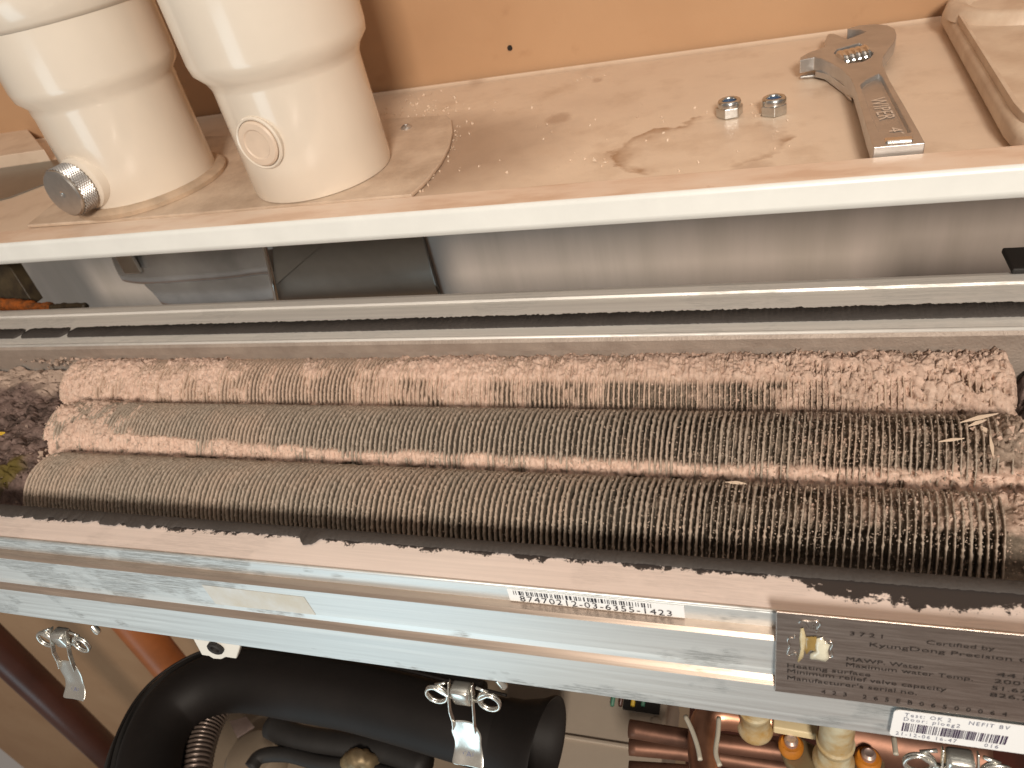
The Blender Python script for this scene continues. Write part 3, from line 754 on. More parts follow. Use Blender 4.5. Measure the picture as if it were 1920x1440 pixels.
# back frame
YB = .3075
zt = zAt(YB, 636); zlow = zAt(YB, 658)
yb1 = yAt(zt, 590); yb2 = yAt(zt+.001, 562); yb3 = yAt(zt+.001, 546)
prof = [(YB, zlow), (YB-.0005, zt-.002), (YB+.0012, zt), (yb1, zt), (yb2, zt), (yb2+.0008, zt+.0012), (yb3-.003, zt+.0014), (yb3, zt+.0008), (yb3+.001, zt-.004), (yb3+.001, -.30), (YB+.006, -.30), (YB+.006, zlow)]
profile_x('back_frame', prof, X0, X1, [M_flangeb, M_dustal], hx, [1, 1, 0, 0, 0, 0, 0, 0, 0, 0, 1, 1])
yk1 = yAt(zt, 593.5); yk0 = yAt(zt, 615)
gx1 = onZ(120, 632, zt).x; gx2 = onZ(32, 636, zt).x
def bk_edge(xs):
    return -.0018*np.exp(-(((xs+.72)/.35)**2))*0
ragged_strip('back_gasket', X0, X1, yk0, yk1, zt+.0002, .0009, 31, .0003, .0011, M_gasket, hx, gaps=((gx1, .0022), (gx2, .002)))
yrim = yAt(zt, 622)
tube('frame_bead', [(X0, YB+.0020, zt-.0004), (X1, YB+.0020, zt-.0004)], .0012, M_flangeb, hx, 8)
# floor and inner walls of the chamber
box('chamber_floor', X0, X1, yin+.001, YB+.007, -.302, -.299, M_dark, hx)

# ---- rows of finned tube
RR = .0225; ZC = -.25; YC = [.3040, .2589, .2138]
PITCH = .00258
xs_t = np.linspace(-.62, .22, 600)
def px_of(row, a=0.35):
    y = YC[row]-RR*math.sin(a); z = ZC+RR*math.cos(a)
    return np.array([proj((x, y, z))[0] for x in xs_t])
PXM = [px_of(r) for r in range(3)]
def px2x(row, px): return float(np.interp(px, PXM[row], xs_t))
def x2px(row, x): return np.interp(x, xs_t, PXM[row])
ends = [(px2x(0, 118), px2x(0, 1898)), (px2x(1, 88), px2x(1, 1895)), (px2x(2, 52), px2x(2, 1912))]
END_X = max(e[1] for e in ends)
ends = [(e[0], END_X-.001*k) for k, e in enumerate(ends)]
def interp(px, pts):
    a, b = zip(*pts); return np.interp(px, a, b)
def coverage(row, px, v, x, s):
    """fill of the gaps between fins 0..1.., and how pink the deposit is"""
    if row == 0:
        full = interp(px, [(80, 1.1), (250, 1.05), (380, .88), (470, .76), (560, .66), (680, .66), (760, .80), (860, .84), (960, .64), (1100, .56), (1250, .46), (1360, .56), (1470, .76), (1600, 1.0), (1900, 1.15)])
        topa = interp(px, [(80, 1.1), (350, 1.0), (500, .78), (700, .8), (770, 1.1), (900, 1.1), (1000, 1.0), (1300, 1.12), (1900, 1.2)])
        bota = interp(px, [(80, .9), (300, 1), (880, 1.0), (950, .9), (1200, .75), (1300, .6), (1400, .8), (1500, .95), (1900, 1.0)])
        tb = sst(.62, .36, v); bb = sst(.78, .95, v)
        cov = np.maximum(full, np.maximum(tb*topa, bb*bota))
        pink = np.clip(interp(px, [(80, 1.), (400, .95), (900, .85), (1300, .7), (1900, .72)])+.1*tb, 0, 1)
    elif row == 1:
        full = interp(px, [(80, 1.1), (190, 1.0), (260, .78), (330, .45), (420, .22), (700, .16), (1250, .12), (1380, .46), (1600, .54), (1800, .62), (1860, .8), (1900, .95)])
        ba = interp(px, [(80, 1.1), (400, 1.15), (700, 1.0), (900, .95), (1200, 1.0), (1900, 1.1)])
        lim = interp(px, [(80, .60), (400, .66), (800, .76), (1200, .76), (1900, .72)])
        bb = sst(lim-.06, lim+.10, v+.10*(fbm(x*60, v*3, 5, 3)-.5))
        holes = sst(.60, .72, fbm(x*55, v*0, 91, 3))
        cov = np.maximum(full, bb*ba*(1-.8*holes*sst(.93, 1.0, v)))
        ta = .55*sst(.10, .0, v)
        cov = np.maximum(cov, ta)
        pink = np.maximum(interp(px, [(80, .9), (230, .75), (330, .4), (900, .1), (1900, .22)]), bb)
    else:
        full = interp(px, [(40, .5), (160, .45), (300, .30), (900, .14), (1120, .22), (1250, .40), (1500, .48), (1750, .72), (1900, .9)])
        full = full*np.where(px > 1000, sst(.66, .50, v+.12*(fbm(x*40, v*4, 15, 3)-.5))*.9+.1, 1)
        bb = sst(.93, 1.0, v)*interp(px, [(40, .3), (900, .5), (1500, .65), (1900, .85)])
        cov = np.maximum(full, bb)
        pink = interp(px, [(40, .25), (300, .22), (900, .12), (1150, .3), (1500, .32), (1700, .52), (1900, .6)])*sst(.75, .45, v)
    return cov, pink
A0, A1 = R(-62), R(118)
def vfrac(row, a):      # angle to 0..1 from the top of the visible band to its bottom
    lo, hi = [(R(-8), R(73)), (R(-38), R(73)), (R(-42), R(74))][row]
    return (a-lo)/(hi-lo)
def set_attr(me, name, arr):
    at_ = me.attributes.new(name, 'FLOAT', 'POINT'); at_.data.foreach_set('value', np.ascontiguousarray(arr, dtype=np.float32).ravel())
def grid_mesh(name, P):
    nu, nv, _ = P.shape; idx = np.arange(nu*nv).reshape(nu, nv)
    q = np.stack([idx[:-1, :-1], idx[:-1, 1:], idx[1:, 1:], idx[1:, :-1]], -1).reshape(-1, 4)
    me = bpy.data.meshes.new(name); me.vertices.add(nu*nv); me.vertices.foreach_set('co', P.astype(np.float32).ravel())
    me.loops.add(q.size); me.loops.foreach_set('vertex_index', q.astype(np.int32).ravel())
    me.polygons.add(len(q)); me.polygons.foreach_set('loop_start', np.arange(0, q.size, 4, dtype=np.int32))
    me.polygons.foreach_set('loop_total', np.full(len(q), 4, dtype=np.int32)); me.update(calc_edges=True); me.validate()
    return me
def crust_height(row, X, A, s=0):
    px = x2px(row, X); v = vfrac(row, A); U = X; W = A*RR
    cov, pink = coverage(row, px, v, X, s)
    n = fbm(U*220, W*160, 10+row, 4); ng = fbm(U*700, W*500, 20+row, 3)
    n2_ = fbm(U*75, W*55, 40+row, 3); cv_ = cov+((n-.5)*.75+(n2_-.5)*.55)*np.clip(cov*1.6, .15, 1)
    h = -.0085+.0088*np.clip(cv_, 0, 1.12)
    heavy = sst(.68, 1.02, cv_)
    # chunky cells with cracks where the scale is thick
    sz = interp(px, [(80, 420), (900, 430), (1350, 330), (1600, 230), (1900, 210)])
    wx = U+.0012*(fbm(U*300, W*300, 55, 3)-.5)*2; ww = W+.0012*(fbm(U*300+40, W*300, 56, 3)-.5)*2
    f1, f2, cid = voro(wx*sz, ww*sz*.62, 60+row)
    f1b, f2b, cidb = voro(wx*sz*2.3+7, ww*sz*1.3, 90+row)
    crack = sst(.13, .02, f2-f1)*sst(.38, .6, fbm(U*170, W*170, 66, 3)); crackb = sst(.2, .03, f2b-f1b)*sst(.45, .62, fbm(U*130, W*130, 68, 3))
    rag = fbm(U*420, W*260, 69, 4)
    deep = interp(px, [(80, .55), (700, .35), (1300, .45), (1500, 1.), (1900, 1.3)])
    h = h+heavy*((cid-.45)*.0012*deep-crack*.0024*deep+(cidb-.5)*.0006*deep-crackb*.0011*deep+(rag-.5)*.0026*deep)-heavy*sst(.66, .74, fbm(U*240, W*200, 77+row, 3))*.0035*deep+(ng-.5)*.0012*np.clip(cv_, .3, 1)
    # fins show as soft ribs through thin crust
    vv = v; h = h+np.where(row < 2, 1., 0.)*sst(.86, 1.04, vv)*heavy*(.0016+.0016*(fbm(U*110, W*60, 97+row, 3)-.3))
    ph = np.cos(2*PI*(X-ends[row][0])/PITCH); h = h+heavy*.00035*ph*interp(px, [(80, .8), (1400, 1.), (1550, .1), (1900, 0.)])
    tone = heavy*cid*.35
    pk = np.clip(pink*sst(.45, .85, cv_)+.0, 0, 1)*(1-crack*.5*heavy)
    return h, pk, tone
for row in range(3):
    x0, x1 = ends[row]; nu = int((x1-x0)/.00050); nv = 118
    X, A = np.meshgrid(np.linspace(x0-.0005, x1+.002, nu), np.linspace(A0, A1, nv), indexing='ij')
    h, pk, tone = crust_height(row, X, A)
    r_ = RR+h
    edge = sst(0, .004, X-x0+.0005)*sst(0, .003, x1+.002-X); r_ = r_*(.80+.20*np.sqrt(edge))
    P = np.stack([X, YC[row]-r_*np.sin(A), ZC+r_*np.cos(A)], -1)
    me = grid_mesh('scale_crust', P); set_attr(me, 'pink', pk); set_attr(me, 'tone', tone)
    o = link('scale_crust', me, M_crust, hx, smooth=True)
    o['kind'] = 'stuff'; o['label'] = ['thick pink scale crust over the rear row of fins', 'scale between the fins of the middle row', 'brown scale between the fins of the front row'][row]
# fins
def fin_mesh(name, thick, seed, grit):
    rs = np.random.default_rng(seed); na = 96; A = np.linspace(A0, A1, na)
    rough_ = fbm(A*60, A*0+seed, seed, 3)-.5; r2_ = fbm(A*26, A*0+seed, seed+3, 2)-.5
    g = rs.random(na); gr = np.where(g > 1-.22*grit, rs.random(na)*.00055, 0)
    rim = RR+.0002+rough_*.0006*grit+r2_*.0003+gr*.7
    wob = (fbm(A*2.2, A*0+seed, seed+8, 2)-.5)*.0005
    tl = thick*(.55+rough_*.5*grit+.25*r2_)+gr*rs.random(na); tr = thick*(.55-rough_*.5*grit+.2*r2_)+gr*rs.random(na)
    sec = []
    for (fx, dr) in ((-1, -.010), (-1, -.0022), (-1, -.0009), (-.72, -.00025), (0, 0), (.72, -.00025), (1, -.0009), (1, -.0022), (1, -.010)):
        t = tl if fx < 0 else tr
        base = thick*.32
        ww = np.abs(fx)*(t if dr > -.0012 else (t*.8 if dr > -.005 else base)); xx = np.sign(fx)*ww+wob
        r_ = rim+dr
        sec.append(np.stack([xx, -r_*np.sin(A), r_*np.cos(A)], -1))
    P = np.stack(sec, 1)
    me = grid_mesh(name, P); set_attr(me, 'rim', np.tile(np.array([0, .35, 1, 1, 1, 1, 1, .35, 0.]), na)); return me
VAR = {}
for kind_, th, gt in (('thick', .00112, .6), ('mid', .00098, .95), ('thin', .00058, 1.35)):
    VAR[kind_] = [fin_mesh('fin', th, 100+k*7+len(kind_), gt) for k in range(9)]
    for m_ in VAR[kind_]: m_.materials.append(M_fin); m_.shade_smooth()
hoff = -Vector(hx.location)
fins = []
for row in range(3):
    x0, x1 = ends[row]; n = int((x1-x0)/PITCH)
    for k in range(n+1):
        x = x0+.0012+k*PITCH+random.gauss(0, .00005); px = x2px(row, x)
        if px > 1890 and random.random() < .4: continue
        t = interp(px, [(0, 0.), (1100, .15), (1500, 1.), (1900, 1.)])
        kd = 'thin' if random.random() < t-.1 else ('mid' if random.random() < .35+.6*float(px > 700) else 'thick')
        fins.append((row, x, kd, px))
single = sorted([f for f in fins if f[0] > 0], key=lambda f: -f[3])[:300]
ids = set(map(id, single)); rest = [f for f in fins if id(f) not in ids]
for f in single:
    o = bpy.data.objects.new('fin', random.choice(VAR[f[2]])); COL.objects.link(o); o.parent = hx
    o.location = Vector((f[1], YC[f[0]], ZC))+hoff; o.rotation_euler = (random.uniform(-.12, .12), random.gauss(0, .003), random.gauss(0, .004)-R(6.2)*float(sst(950, 1650, f[3])))
bmj = []
allP = []; allF = []; off = 0
for f in rest:
    m_ = random.choice(VAR[f[2]]); nv_ = len(m_.vertices); co = np.zeros(nv_*3, np.float32); m_.vertices.foreach_get('co', co); co = co.reshape(-1, 3)
    co = co+np.array([f[1], YC[f[0]], ZC]); nl = len(m_.loops); li = np.zeros(nl, np.int32); m_.loops.foreach_get('vertex_index', li)
    allP.append(co); allF.append(li+off); off += nv_
P = np.concatenate(allP); Lp = np.concatenate(allF)
allR = [np.tile(np.array([0, .35, 1, 1, 1, 1, 1, .35, 0.], np.float32), 96)]*len(rest)
me = bpy.data.meshes.new('distant_fins'); me.vertices.add(len(P)); me.vertices.foreach_set('co', P.astype(np.float32).ravel())
me.loops.add(len(Lp)); me.loops.foreach_set('vertex_index', Lp); me.polygons.add(len(Lp)//4)
me.polygons.foreach_set('loop_start', np.arange(0, len(Lp), 4, dtype=np.int32)); me.polygons.foreach_set('loop_total', np.full(len(Lp)//4, 4, dtype=np.int32))
me.update(calc_edges=True); me.validate(); set_attr(me, 'rim', np.concatenate(allR))
me.materials.append(M_fin); me.materials.append(M_finp)
mi = np.concatenate([np.full(len(VAR['mid'][0].polygons), 1 if f[0] == 0 else 0, np.int32) for f in rest]); me.polygons.foreach_set('material_index', mi)
o = link('remaining_fins', me, None, hx, smooth=True); o['kind'] = 'stuff'; o['label'] = 'closely spaced fins of the rear row and the far ends'
# tube cores
for row in range(3):
    x0, x1 = ends[row]
    tube('core_tube', [(x0, YC[row], ZC), (x1, YC[row], ZC)], .0135, M_olive, hx, 24)
# grains of scale along the fin rims and crumbs on the crust
gc = []
def pt(row, x, a, dr=0.): r_ = RR+dr; return (x, YC[row]-r_*math.sin(a), ZC+r_*math.cos(a))
for _ in range(64000):
    f = random.choice(fins); row, x, kd, px = f
    dens = float(interp(px, [(40, .10), (500, .25), (900, .6), (1400, 1.), (1900, 1.)]))
    if random.random() > dens: continue
    a_ = random.uniform(R(-45), R(95))
    if row == 2 and a_ > R(38) and random.random() < .65: continue
    if px > 1080 and random.random() < .55: gc.append(pt(row, x+random.uniform(-.5, .5)*PITCH, a_, -abs(random.gauss(0, .0022))-.0009))
    else: gc.append(pt(row, x+random.choice((-1, 1))*random.gauss(.0005, .0002), a_, random.uniform(-.0009, .0003)))
me = chips('scale_grains', gc, M_grain, 5, .00016, .00048, 1.); o = link('scale_grains', me, M_grain, hx); o['kind'] = 'stuff'; o['label'] = 'fine grains of scale stuck to the fin rims'
gc = []; gb = []
n_try = 15000
rx = RNG.random(n_try); ra = RNG.random(n_try); rw = RNG.integers(0, 3, n_try)
for i in range(n_try):
    row = int(rw[i]); x0, x1 = ends[row]; x = x0+(x1-x0)*rx[i]; a_ = R(-45)+R(145)*ra[i]
    X = np.array([x]); AA = np.array([a_]); px = x2px(row, X); cov, pk = coverage(row, px, vfrac(row, AA), X, 0)
    c_ = float(cov[0]); 
    if c_ < .5 and not (px[0] > 1650 and random.random() < .5): continue
    h, _, _ = crust_height(row, X, AA)
    big = px[0] > 1350 or (row == 1 and a_ > R(70))
    (gb if big and random.random() < .28 else gc).append(pt(row, x, a_, float(h[0])+.0001))
me = chips('scale_crumbs', gc, M_crust, 15, .00025, .00075, 1.); 
def pinkify(me, lo, hi, seed):
    rs = np.random.default_rng(seed); n = len(me.vertices)//6; set_attr(me, 'pink', np.repeat(rs.uniform(lo, hi, n), 6)); set_attr(me, 'tone', np.repeat(rs.uniform(0, .5, n), 6))
pinkify(me, .6, 1., 1)
o = link('scale_crumbs', me, M_crust, hx); o['kind'] = 'stuff'; o['label'] = 'small pink crumbs lying on the scale crust'
me = chips('scale_flakes', gb, M_crust, 16, .0006, .0021, .7); pinkify(me, .45, .9, 2)
o = link('scale_flakes', me, M_crust, hx); o['kind'] = 'stuff'; o['label'] = 'larger loose scale flakes near the right end'
# slivers lying on the right part
def sliver(px0, py0, px1, py1, row, wdt, name='scale_sliver', m=M_chip, a_=.35, lift=.001):
    z = ZC+RR*math.cos(a_)+lift; A_ = onZ(px0, py0, z); B_ = onZ(px1, py1, z)
    d_ = (B_-A_); s_ = Vector((0, 0, 1)).cross(d_).normalized()*wdt; mid = (A_+B_)/2
    v = [A_, mid+s_, B_, mid-s_*.6, A_*.3+B_*.7+s_*.7]; v2 = [p+Vector((0, 0, .0005)) for p in v]
    return link(name, mesh(name, [v[0], v[1], v[4], v[2], v[3], v2[0], v2[1], v2[4], v2[2], v2[3]], [(0, 1, 2, 3, 4), (5, 6, 7, 8, 9), (0, 1, 6, 5), (1, 2, 7, 6), (2, 3, 8, 7), (3, 4, 9, 8), (4, 0, 5, 9)]), m, hx)
sliver(1760, 829, 1808, 823, 1, .0008, m=M_chip)
sliver(1800, 793, 1872, 776, 1, .0012, m=M_chip, a_=-.3); sliver(1815, 800, 1850, 788, 1, .0010, a_=-.3, m=M_chip)
sliver(1855, 815, 1862, 862, 1, .0009, m=M_chip); sliver(1838, 800, 1850, 812, 1, .0014, m=M_chip)
sliver(1360, 905, 1400, 908, 2, .0010, m=M_chip, a_=-.6)

# ---- crumbled insulation at the left end and dark lining at the right end
def rubble(name, x0, x1, y0, y1, zf, amp, seed, m, nx=220, ny=260, pinkf=None, tonef=None):
    X, Y = np.meshgrid(np.linspace(x0, x1, nx), np.linspace(y0, y1, ny), indexing='ij')
    f1, f2, cid = voro(X*130+fbm(X*90, Y*90, seed, 3), Y*130+fbm(X*90, Y*90, seed+2, 3), seed)
    Z = zf(X, Y)+amp*((fbm(X*60, Y*60, seed, 5)-.5)*1.6+(cid-.5)*.7-sst(.12, .02, f2-f1)*.35)+(fbm(X*500, Y*500, seed+7, 3)-.5)*.0009
    me = grid_mesh(name, np.stack([X, Y, Z], -1))
    set_attr(me, 'pink', pinkf(X, Y) if pinkf else X*0); set_attr(me, 'tone', tonef(X, Y) if tonef else X*0)
    o = link(name, me, m, hx, smooth=True); return o
xe = [e[0] for e in ends]
def lz(X, Y):
    xb = np.interp(Y, [YC[2]-.02, YC[2], YC[1], YC[0], YC[0]+.01], [xe[2], xe[2]-.001, xe[1]-.002, xe[0]-.006, xe[0]-.004])
    gap = sst(xb-.007, xb-.0015, X+.003*(fbm(Y*150, X*0, 44, 3)-.5)*2)
    return -.236-.018*gap-.018*sst(.215, .19, Y)
def lpink(X, Y): return sst(.285, .30, Y+.012*(fbm(X*80, Y*80, 3, 3)-.5)*2)*.9+sst(.66, .8, fbm(X*50, Y*50, 81, 4))*.3
def ltone(X, Y):
    c = onZ(45, 912, -.25); return sst(1.3, .5, np.hypot((X-c.x)/.008, (Y-c.y)/.010)+.8*(fbm(X*150, Y*150, 5, 3)-.5))*.9
ins = rubble('insulation', X0+.02, xe[2]+.016, yin+.001, YB+.004, lz, .006, 21, M_insul, 260, 260, lpink, ltone)
def rz(X, Y): return -.258+.016*sst(END_X+.001, END_X+.010, X)
rubble('end_lining', END_X-.001, X1-.004, yin+.001, YB+.004, rz, .006, 25, M_insul, 300, 200)
gc = []
for _ in range(1400):
    x = random.uniform(X0+.1, xe[2]+.004); y = random.uniform(yin+.004, YB); z = float(lz(np.array([x]), np.array([y]))[0])
    gc.append((x, y, z+random.uniform(-.001, .0025)))
me = chips('insulation_crumbs', gc, M_insul, 19, .0003, .0012, 1.); pinkify(me, 0, .35, 5); me.attributes['tone'].data.foreach_set('value', np.zeros(len(me.vertices), np.float32))
o = link('insulation_crumbs', me, M_insul, hx); o['kind'] = 'stuff'; o['label'] = 'brown insulation crumbs at the left end'
yf = onZ(8, 816, -.233); yf2 = onZ(-20, 816, -.233)
prism('yellow_flake', [(yf2.x, yf2.y-.0015), (yf.x, yf.y-.0012), (yf.x+.0008, yf.y+.0010), (yf2.x, yf2.y+.0015)], -.232, -.2312, M_yellow, hx)
# pale blob of scale at the left between middle and front rows
gc = []
for _ in range(160):
    p = onZ(random.gauss(95, 13), random.gauss(873, 8), -.232); gc.append((p.x, p.y, -.232+random.uniform(-.003, .003)))
for _ in range(90):
    p = onZ(random.gauss(105, 40), random.gauss(668, 6), -.226); gc.append((p.x, p.y, -.229+random.uniform(-.003, .002)))
me = chips('pale_scale_lump', gc, M_crust, 29, .0008, .0022, 1.); pinkify(me, .3, .7, 6)
o = link('pale_scale_lump', me, M_crust, hx); o['kind'] = 'stuff'; o['label'] = 'pale lumps of scale at the left end'

# dark end block of the back frame, top right
e0 = onZ(1897, 505, zt+.004)
box('frame_end_block', e0.x, X1, e0.y-.001, e0.y+.02, zt+.0016, zt+.0048, M_rubberm, hx, bevel=.001)

# ---- name plate: leans on the ledges, top edge against the first face
pA = onY(1455, 1147, YF-.0048); pB = onY(1457, 1297, y3-.0014)
PU = Vector((1, 0, 0)); PV = (pA-pB); PV.x = 0; PHt = PV.length; PV.normalize(); PN = PU.cross(PV)      # PN points to us
if PN.y > 0: PN = -PN
def onP(px, py, off=0.):
    d = Vector(ray(px, py)); o_ = pA+PN*off; return d*(o_.dot(PN)/d.dot(PN))
q = [pA, pA+PU*.17, pA+PU*.17-PV*PHt, pA-PV*PHt]
npo = link('name_plate', mesh('name_plate', q+[p-PN*.001 for p in q], [(0, 1, 2, 3), (7, 6, 5, 4), (0, 4, 5, 1), (1, 5, 6, 2), (2, 6, 7, 3), (3, 7, 4, 0)]), M_nplate, hx, bevel=.0003)
def PX(cx, cy): return 1430+cx/3.918, 1130+cy/3.918
def txc(s, c0, c1, h=None, m=M_engr, bold=.002, space=1., hp=27):
    """lettering with its baseline start and the x of its end given in the close-up's coordinates"""
    a_ = onP(*PX(*c0), .00015); b_ = onP(*PX(c1, c0[1]+(c1-c0[0])*.135), .00015)
    tp_ = onP(*PX(c0[0], c0[1]-hp), .00015); hh = h or abs((tp_-a_).dot(PV))
    return text_on('lettering', s, a_, PU, PV, hh, m, npo, width=abs((b_-a_).x), bold=bold, space=space)
txc('3721', (640, 240), 880, space=1.5, bold=0)
txc('Certified by', (1200, 305), 1700); txc('KyungDong Precision Co. Ltd.', (785, 322), 2290)
txc('MAWP. Water', (615, 428), 1180); txc('Maximum water Temp.', (612, 470), 1540)
txc('Heating surface', (180, 475), 790); txc('Minimum relief valve capacity', (180, 515), 1345); txc("Manufacturer's serial no.", (180, 565), 1130)
txc('423 265EB06500064', (430, 668), 1790, space=2.2, bold=0)
txc('44 PSI', (1715, 542), 2080); txc('200\u00b0F', (1700, 590), 2010); txc('51.67 sq.ft', (1680, 640), 2180); txc('826.7 lb', (1665, 690), 2090)
# NB mark: letters and a wavy outlined badge of old glue
txc('NB', (300, 195), 395, m=M_steelp, hp=55, bold=0)
def pl(cx, cy, off=.0002): return onP(*PX(cx, cy), off)
tube('badge_outline', [pl(a_, b_) for a_, b_ in [(265, 150), (285, 135), (350, 140), (400, 140), (425, 160), (400, 190), (420, 205), (390, 212)]], .00025, M_steelp, npo, 6, 4)
tube('badge_outline', [pl(a_, b_) for a_, b_ in [(235, 240), (235, 262), (190, 262), (185, 290), (198, 320), (185, 360), (190, 390), (240, 370), (250, 395)]], .00025, M_steelp, npo, 6, 4)
tube('badge_outline', [pl(a_, b_) for a_, b_ in [(440, 255), (455, 290), (505, 290), (515, 310), (498, 345), (515, 385), (500, 405), (470, 400), (460, 432)]], .00025, M_steelp, npo, 6, 4)
def blob(name, pts, thick_, m, par, y, seed):
    P = [pl(a_, b_, y) for a_, b_ in pts]; c0 = sum(P, Vector())/len(P); n = len(P); rs = random.Random(seed)
    v = []; f = []
    for lev, (s_, t_) in enumerate(((1., 0), (.9, .6), (.55, 1.))):
        for p in P: v.append(c0+(p-c0)*s_+PN*(t_*thick_*rs.uniform(.6, 1.1)))
    v.append(c0+PN*thick_)
    for l_ in range(2):
        for k in range(n): f.append((l_*n+k, l_*n+(k+1) % n, (l_+1)*n+(k+1) % n, (l_+1)*n+k))
    for k in range(n): f.append((2*n+k, 2*n+(k+1) % n, 3*n))
    o = link(name, mesh(name, v, f), m, par, smooth=True); return o
M_glue2 = mat('pearly_glue', (.66, .63, .50), .2, coat=.6, var=.15, vscale=200, bump=.4, bscale=300)
M_glue3 = mat('amber_glue', (.30, .20, .06), .25, coat=.5, var=.3, vscale=200)
blob('glue_residue', [(280, 190), (300, 185), (318, 255), (310, 330), (300, 400), (262, 440), (255, 430), (275, 340), (268, 260)], .0010, M_glue, npo, .0002, 1)
blob('glue_residue', [(310, 252), (395, 250), (400, 300), (395, 360), (350, 350), (320, 380), (306, 340)], .0005, M_glue3, npo, .00025, 2)
blob('glue_residue', [(400, 262), (440, 255), (460, 290), (495, 310), (480, 350), (490, 405), (465, 432), (400, 415), (345, 410), (350, 375), (390, 350), (385, 300)], .0012, M_glue2, npo, .0003, 3)

# ---- stickers
def barcode(par, x0, x1, z0, z1, y, seed, m, shear=None, fill=.5):
    rs = random.Random(seed); x = x0; parts = []; unit = (x1-x0)/95/1.9
    while x < x1-unit*3:
        w_ = unit*rs.choice([1, 1, 2, 3]); parts.append(box_vf(x, x+w_, y-.00004, y, z0, z1)); x += w_+unit*rs.choice([1, 1, 2, 3])
    V, Fc = join_vf(parts); return link('barcode', mesh('barcode', V, Fc), m, par)
s0 = onY(948, 1098, YF-.0004); s1 = onY(1284, 1155, YF-.0004)
st = box('serial_sticker', s0.x, s1.x, YF-.0004, YF-.0001, zb1+.0006, ZE-.0012, M_paper, hx)
hS = (ZE-.0012)-(zb1+.0006)
barcode(st, s0.x+.0022, s1.x-.010, zb1+.0006+hS*.58, ZE-.0016, YF-.00045, 4, M_ink)
text_on('serial_number', '87470212-03-6355-1423', (s0.x+.0042, YF-.0006, zb1+.0006+hS*.06), (1, 0, 0), (0, 0, 1), hS*.48, M_ink, st, width=(s1.x-s0.x)-.0085, bold=.008, space=1.15)
ys = y3-.0022
t0 = onY(1677, 1331, ys); t1 = onY(1674, 1380, ys)
n2x = t0.x; zt2 = t0.z; zb_ = t1.z
pts = []; rc = .0018; X2 = n2x+.085
for (cx, cz, a0_) in ((X2-rc, zt2-rc, 0), (n2x+rc, zt2-rc, 90), (n2x+rc, zb_+rc, 180), (X2-rc, zb_+rc, 270)):
    for k in range(6): a_ = R(a0_+18*k); pts.append((cx+rc*math.cos(a_), cz+rc*math.sin(a_)))
n = len(pts); v = [(p[0], ys, p[1]) for p in pts]+[(p[0], ys+.0003, p[1]) for p in pts]
f = [tuple(range(n)), tuple(range(n, 2*n))[::-1]]+[(i, (i+1) % n, n+(i+1) % n, n+i) for i in range(n)]
s2 = link('test_sticker', mesh('test_sticker', v, f), M_paper, hx)
yy = ys-.0001; H = zt2-zb_; W2 = onY(1905, 1395, ys).x-n2x
def st2(s, fx, fz, wfrac, hf=.13): text_on('print', s, (n2x+W2*fx, yy, zb_+H*fz), (1, 0, 0), (0, 0, 1), H*hf, M_inkg, s2, width=W2*wfrac, space=1.3)
st2('Test: OK 2', .09, .82, .37); st2('NEFIT BV', .60, .82, .31); st2('Door: ploeg2', .09, .66, .45)
barcode(s2, n2x+W2*.09, n2x+W2*.93, zb_+H*.26, zb_+H*.58, ys-.0001, 9, mat('violet_ink', (.04, .02, .06), .5))
st2('21-12-06 16-47', .05, .08, .50); st2('016', .77, .08, .11)
# worn patch of old tape glue on the second face
tp = [onY(a_, b_, y2-.0002) for a_, b_ in [(378, 1097), (570, 1120), (592, 1153), (405, 1133)]]
link('tape_residue', mesh('tape_residue', tp+[p+Vector((0, .0001, 0)) for p in tp], [(0, 1, 2, 3), (7, 6, 5, 4), (0, 1, 5, 4), (1, 2, 6, 5), (2, 3, 7, 6), (3, 0, 4, 7)]), mat('tape_glue', (.66, .61, .52), .55, .5, col2=(.74, .74, .72), vscale=70), hx)

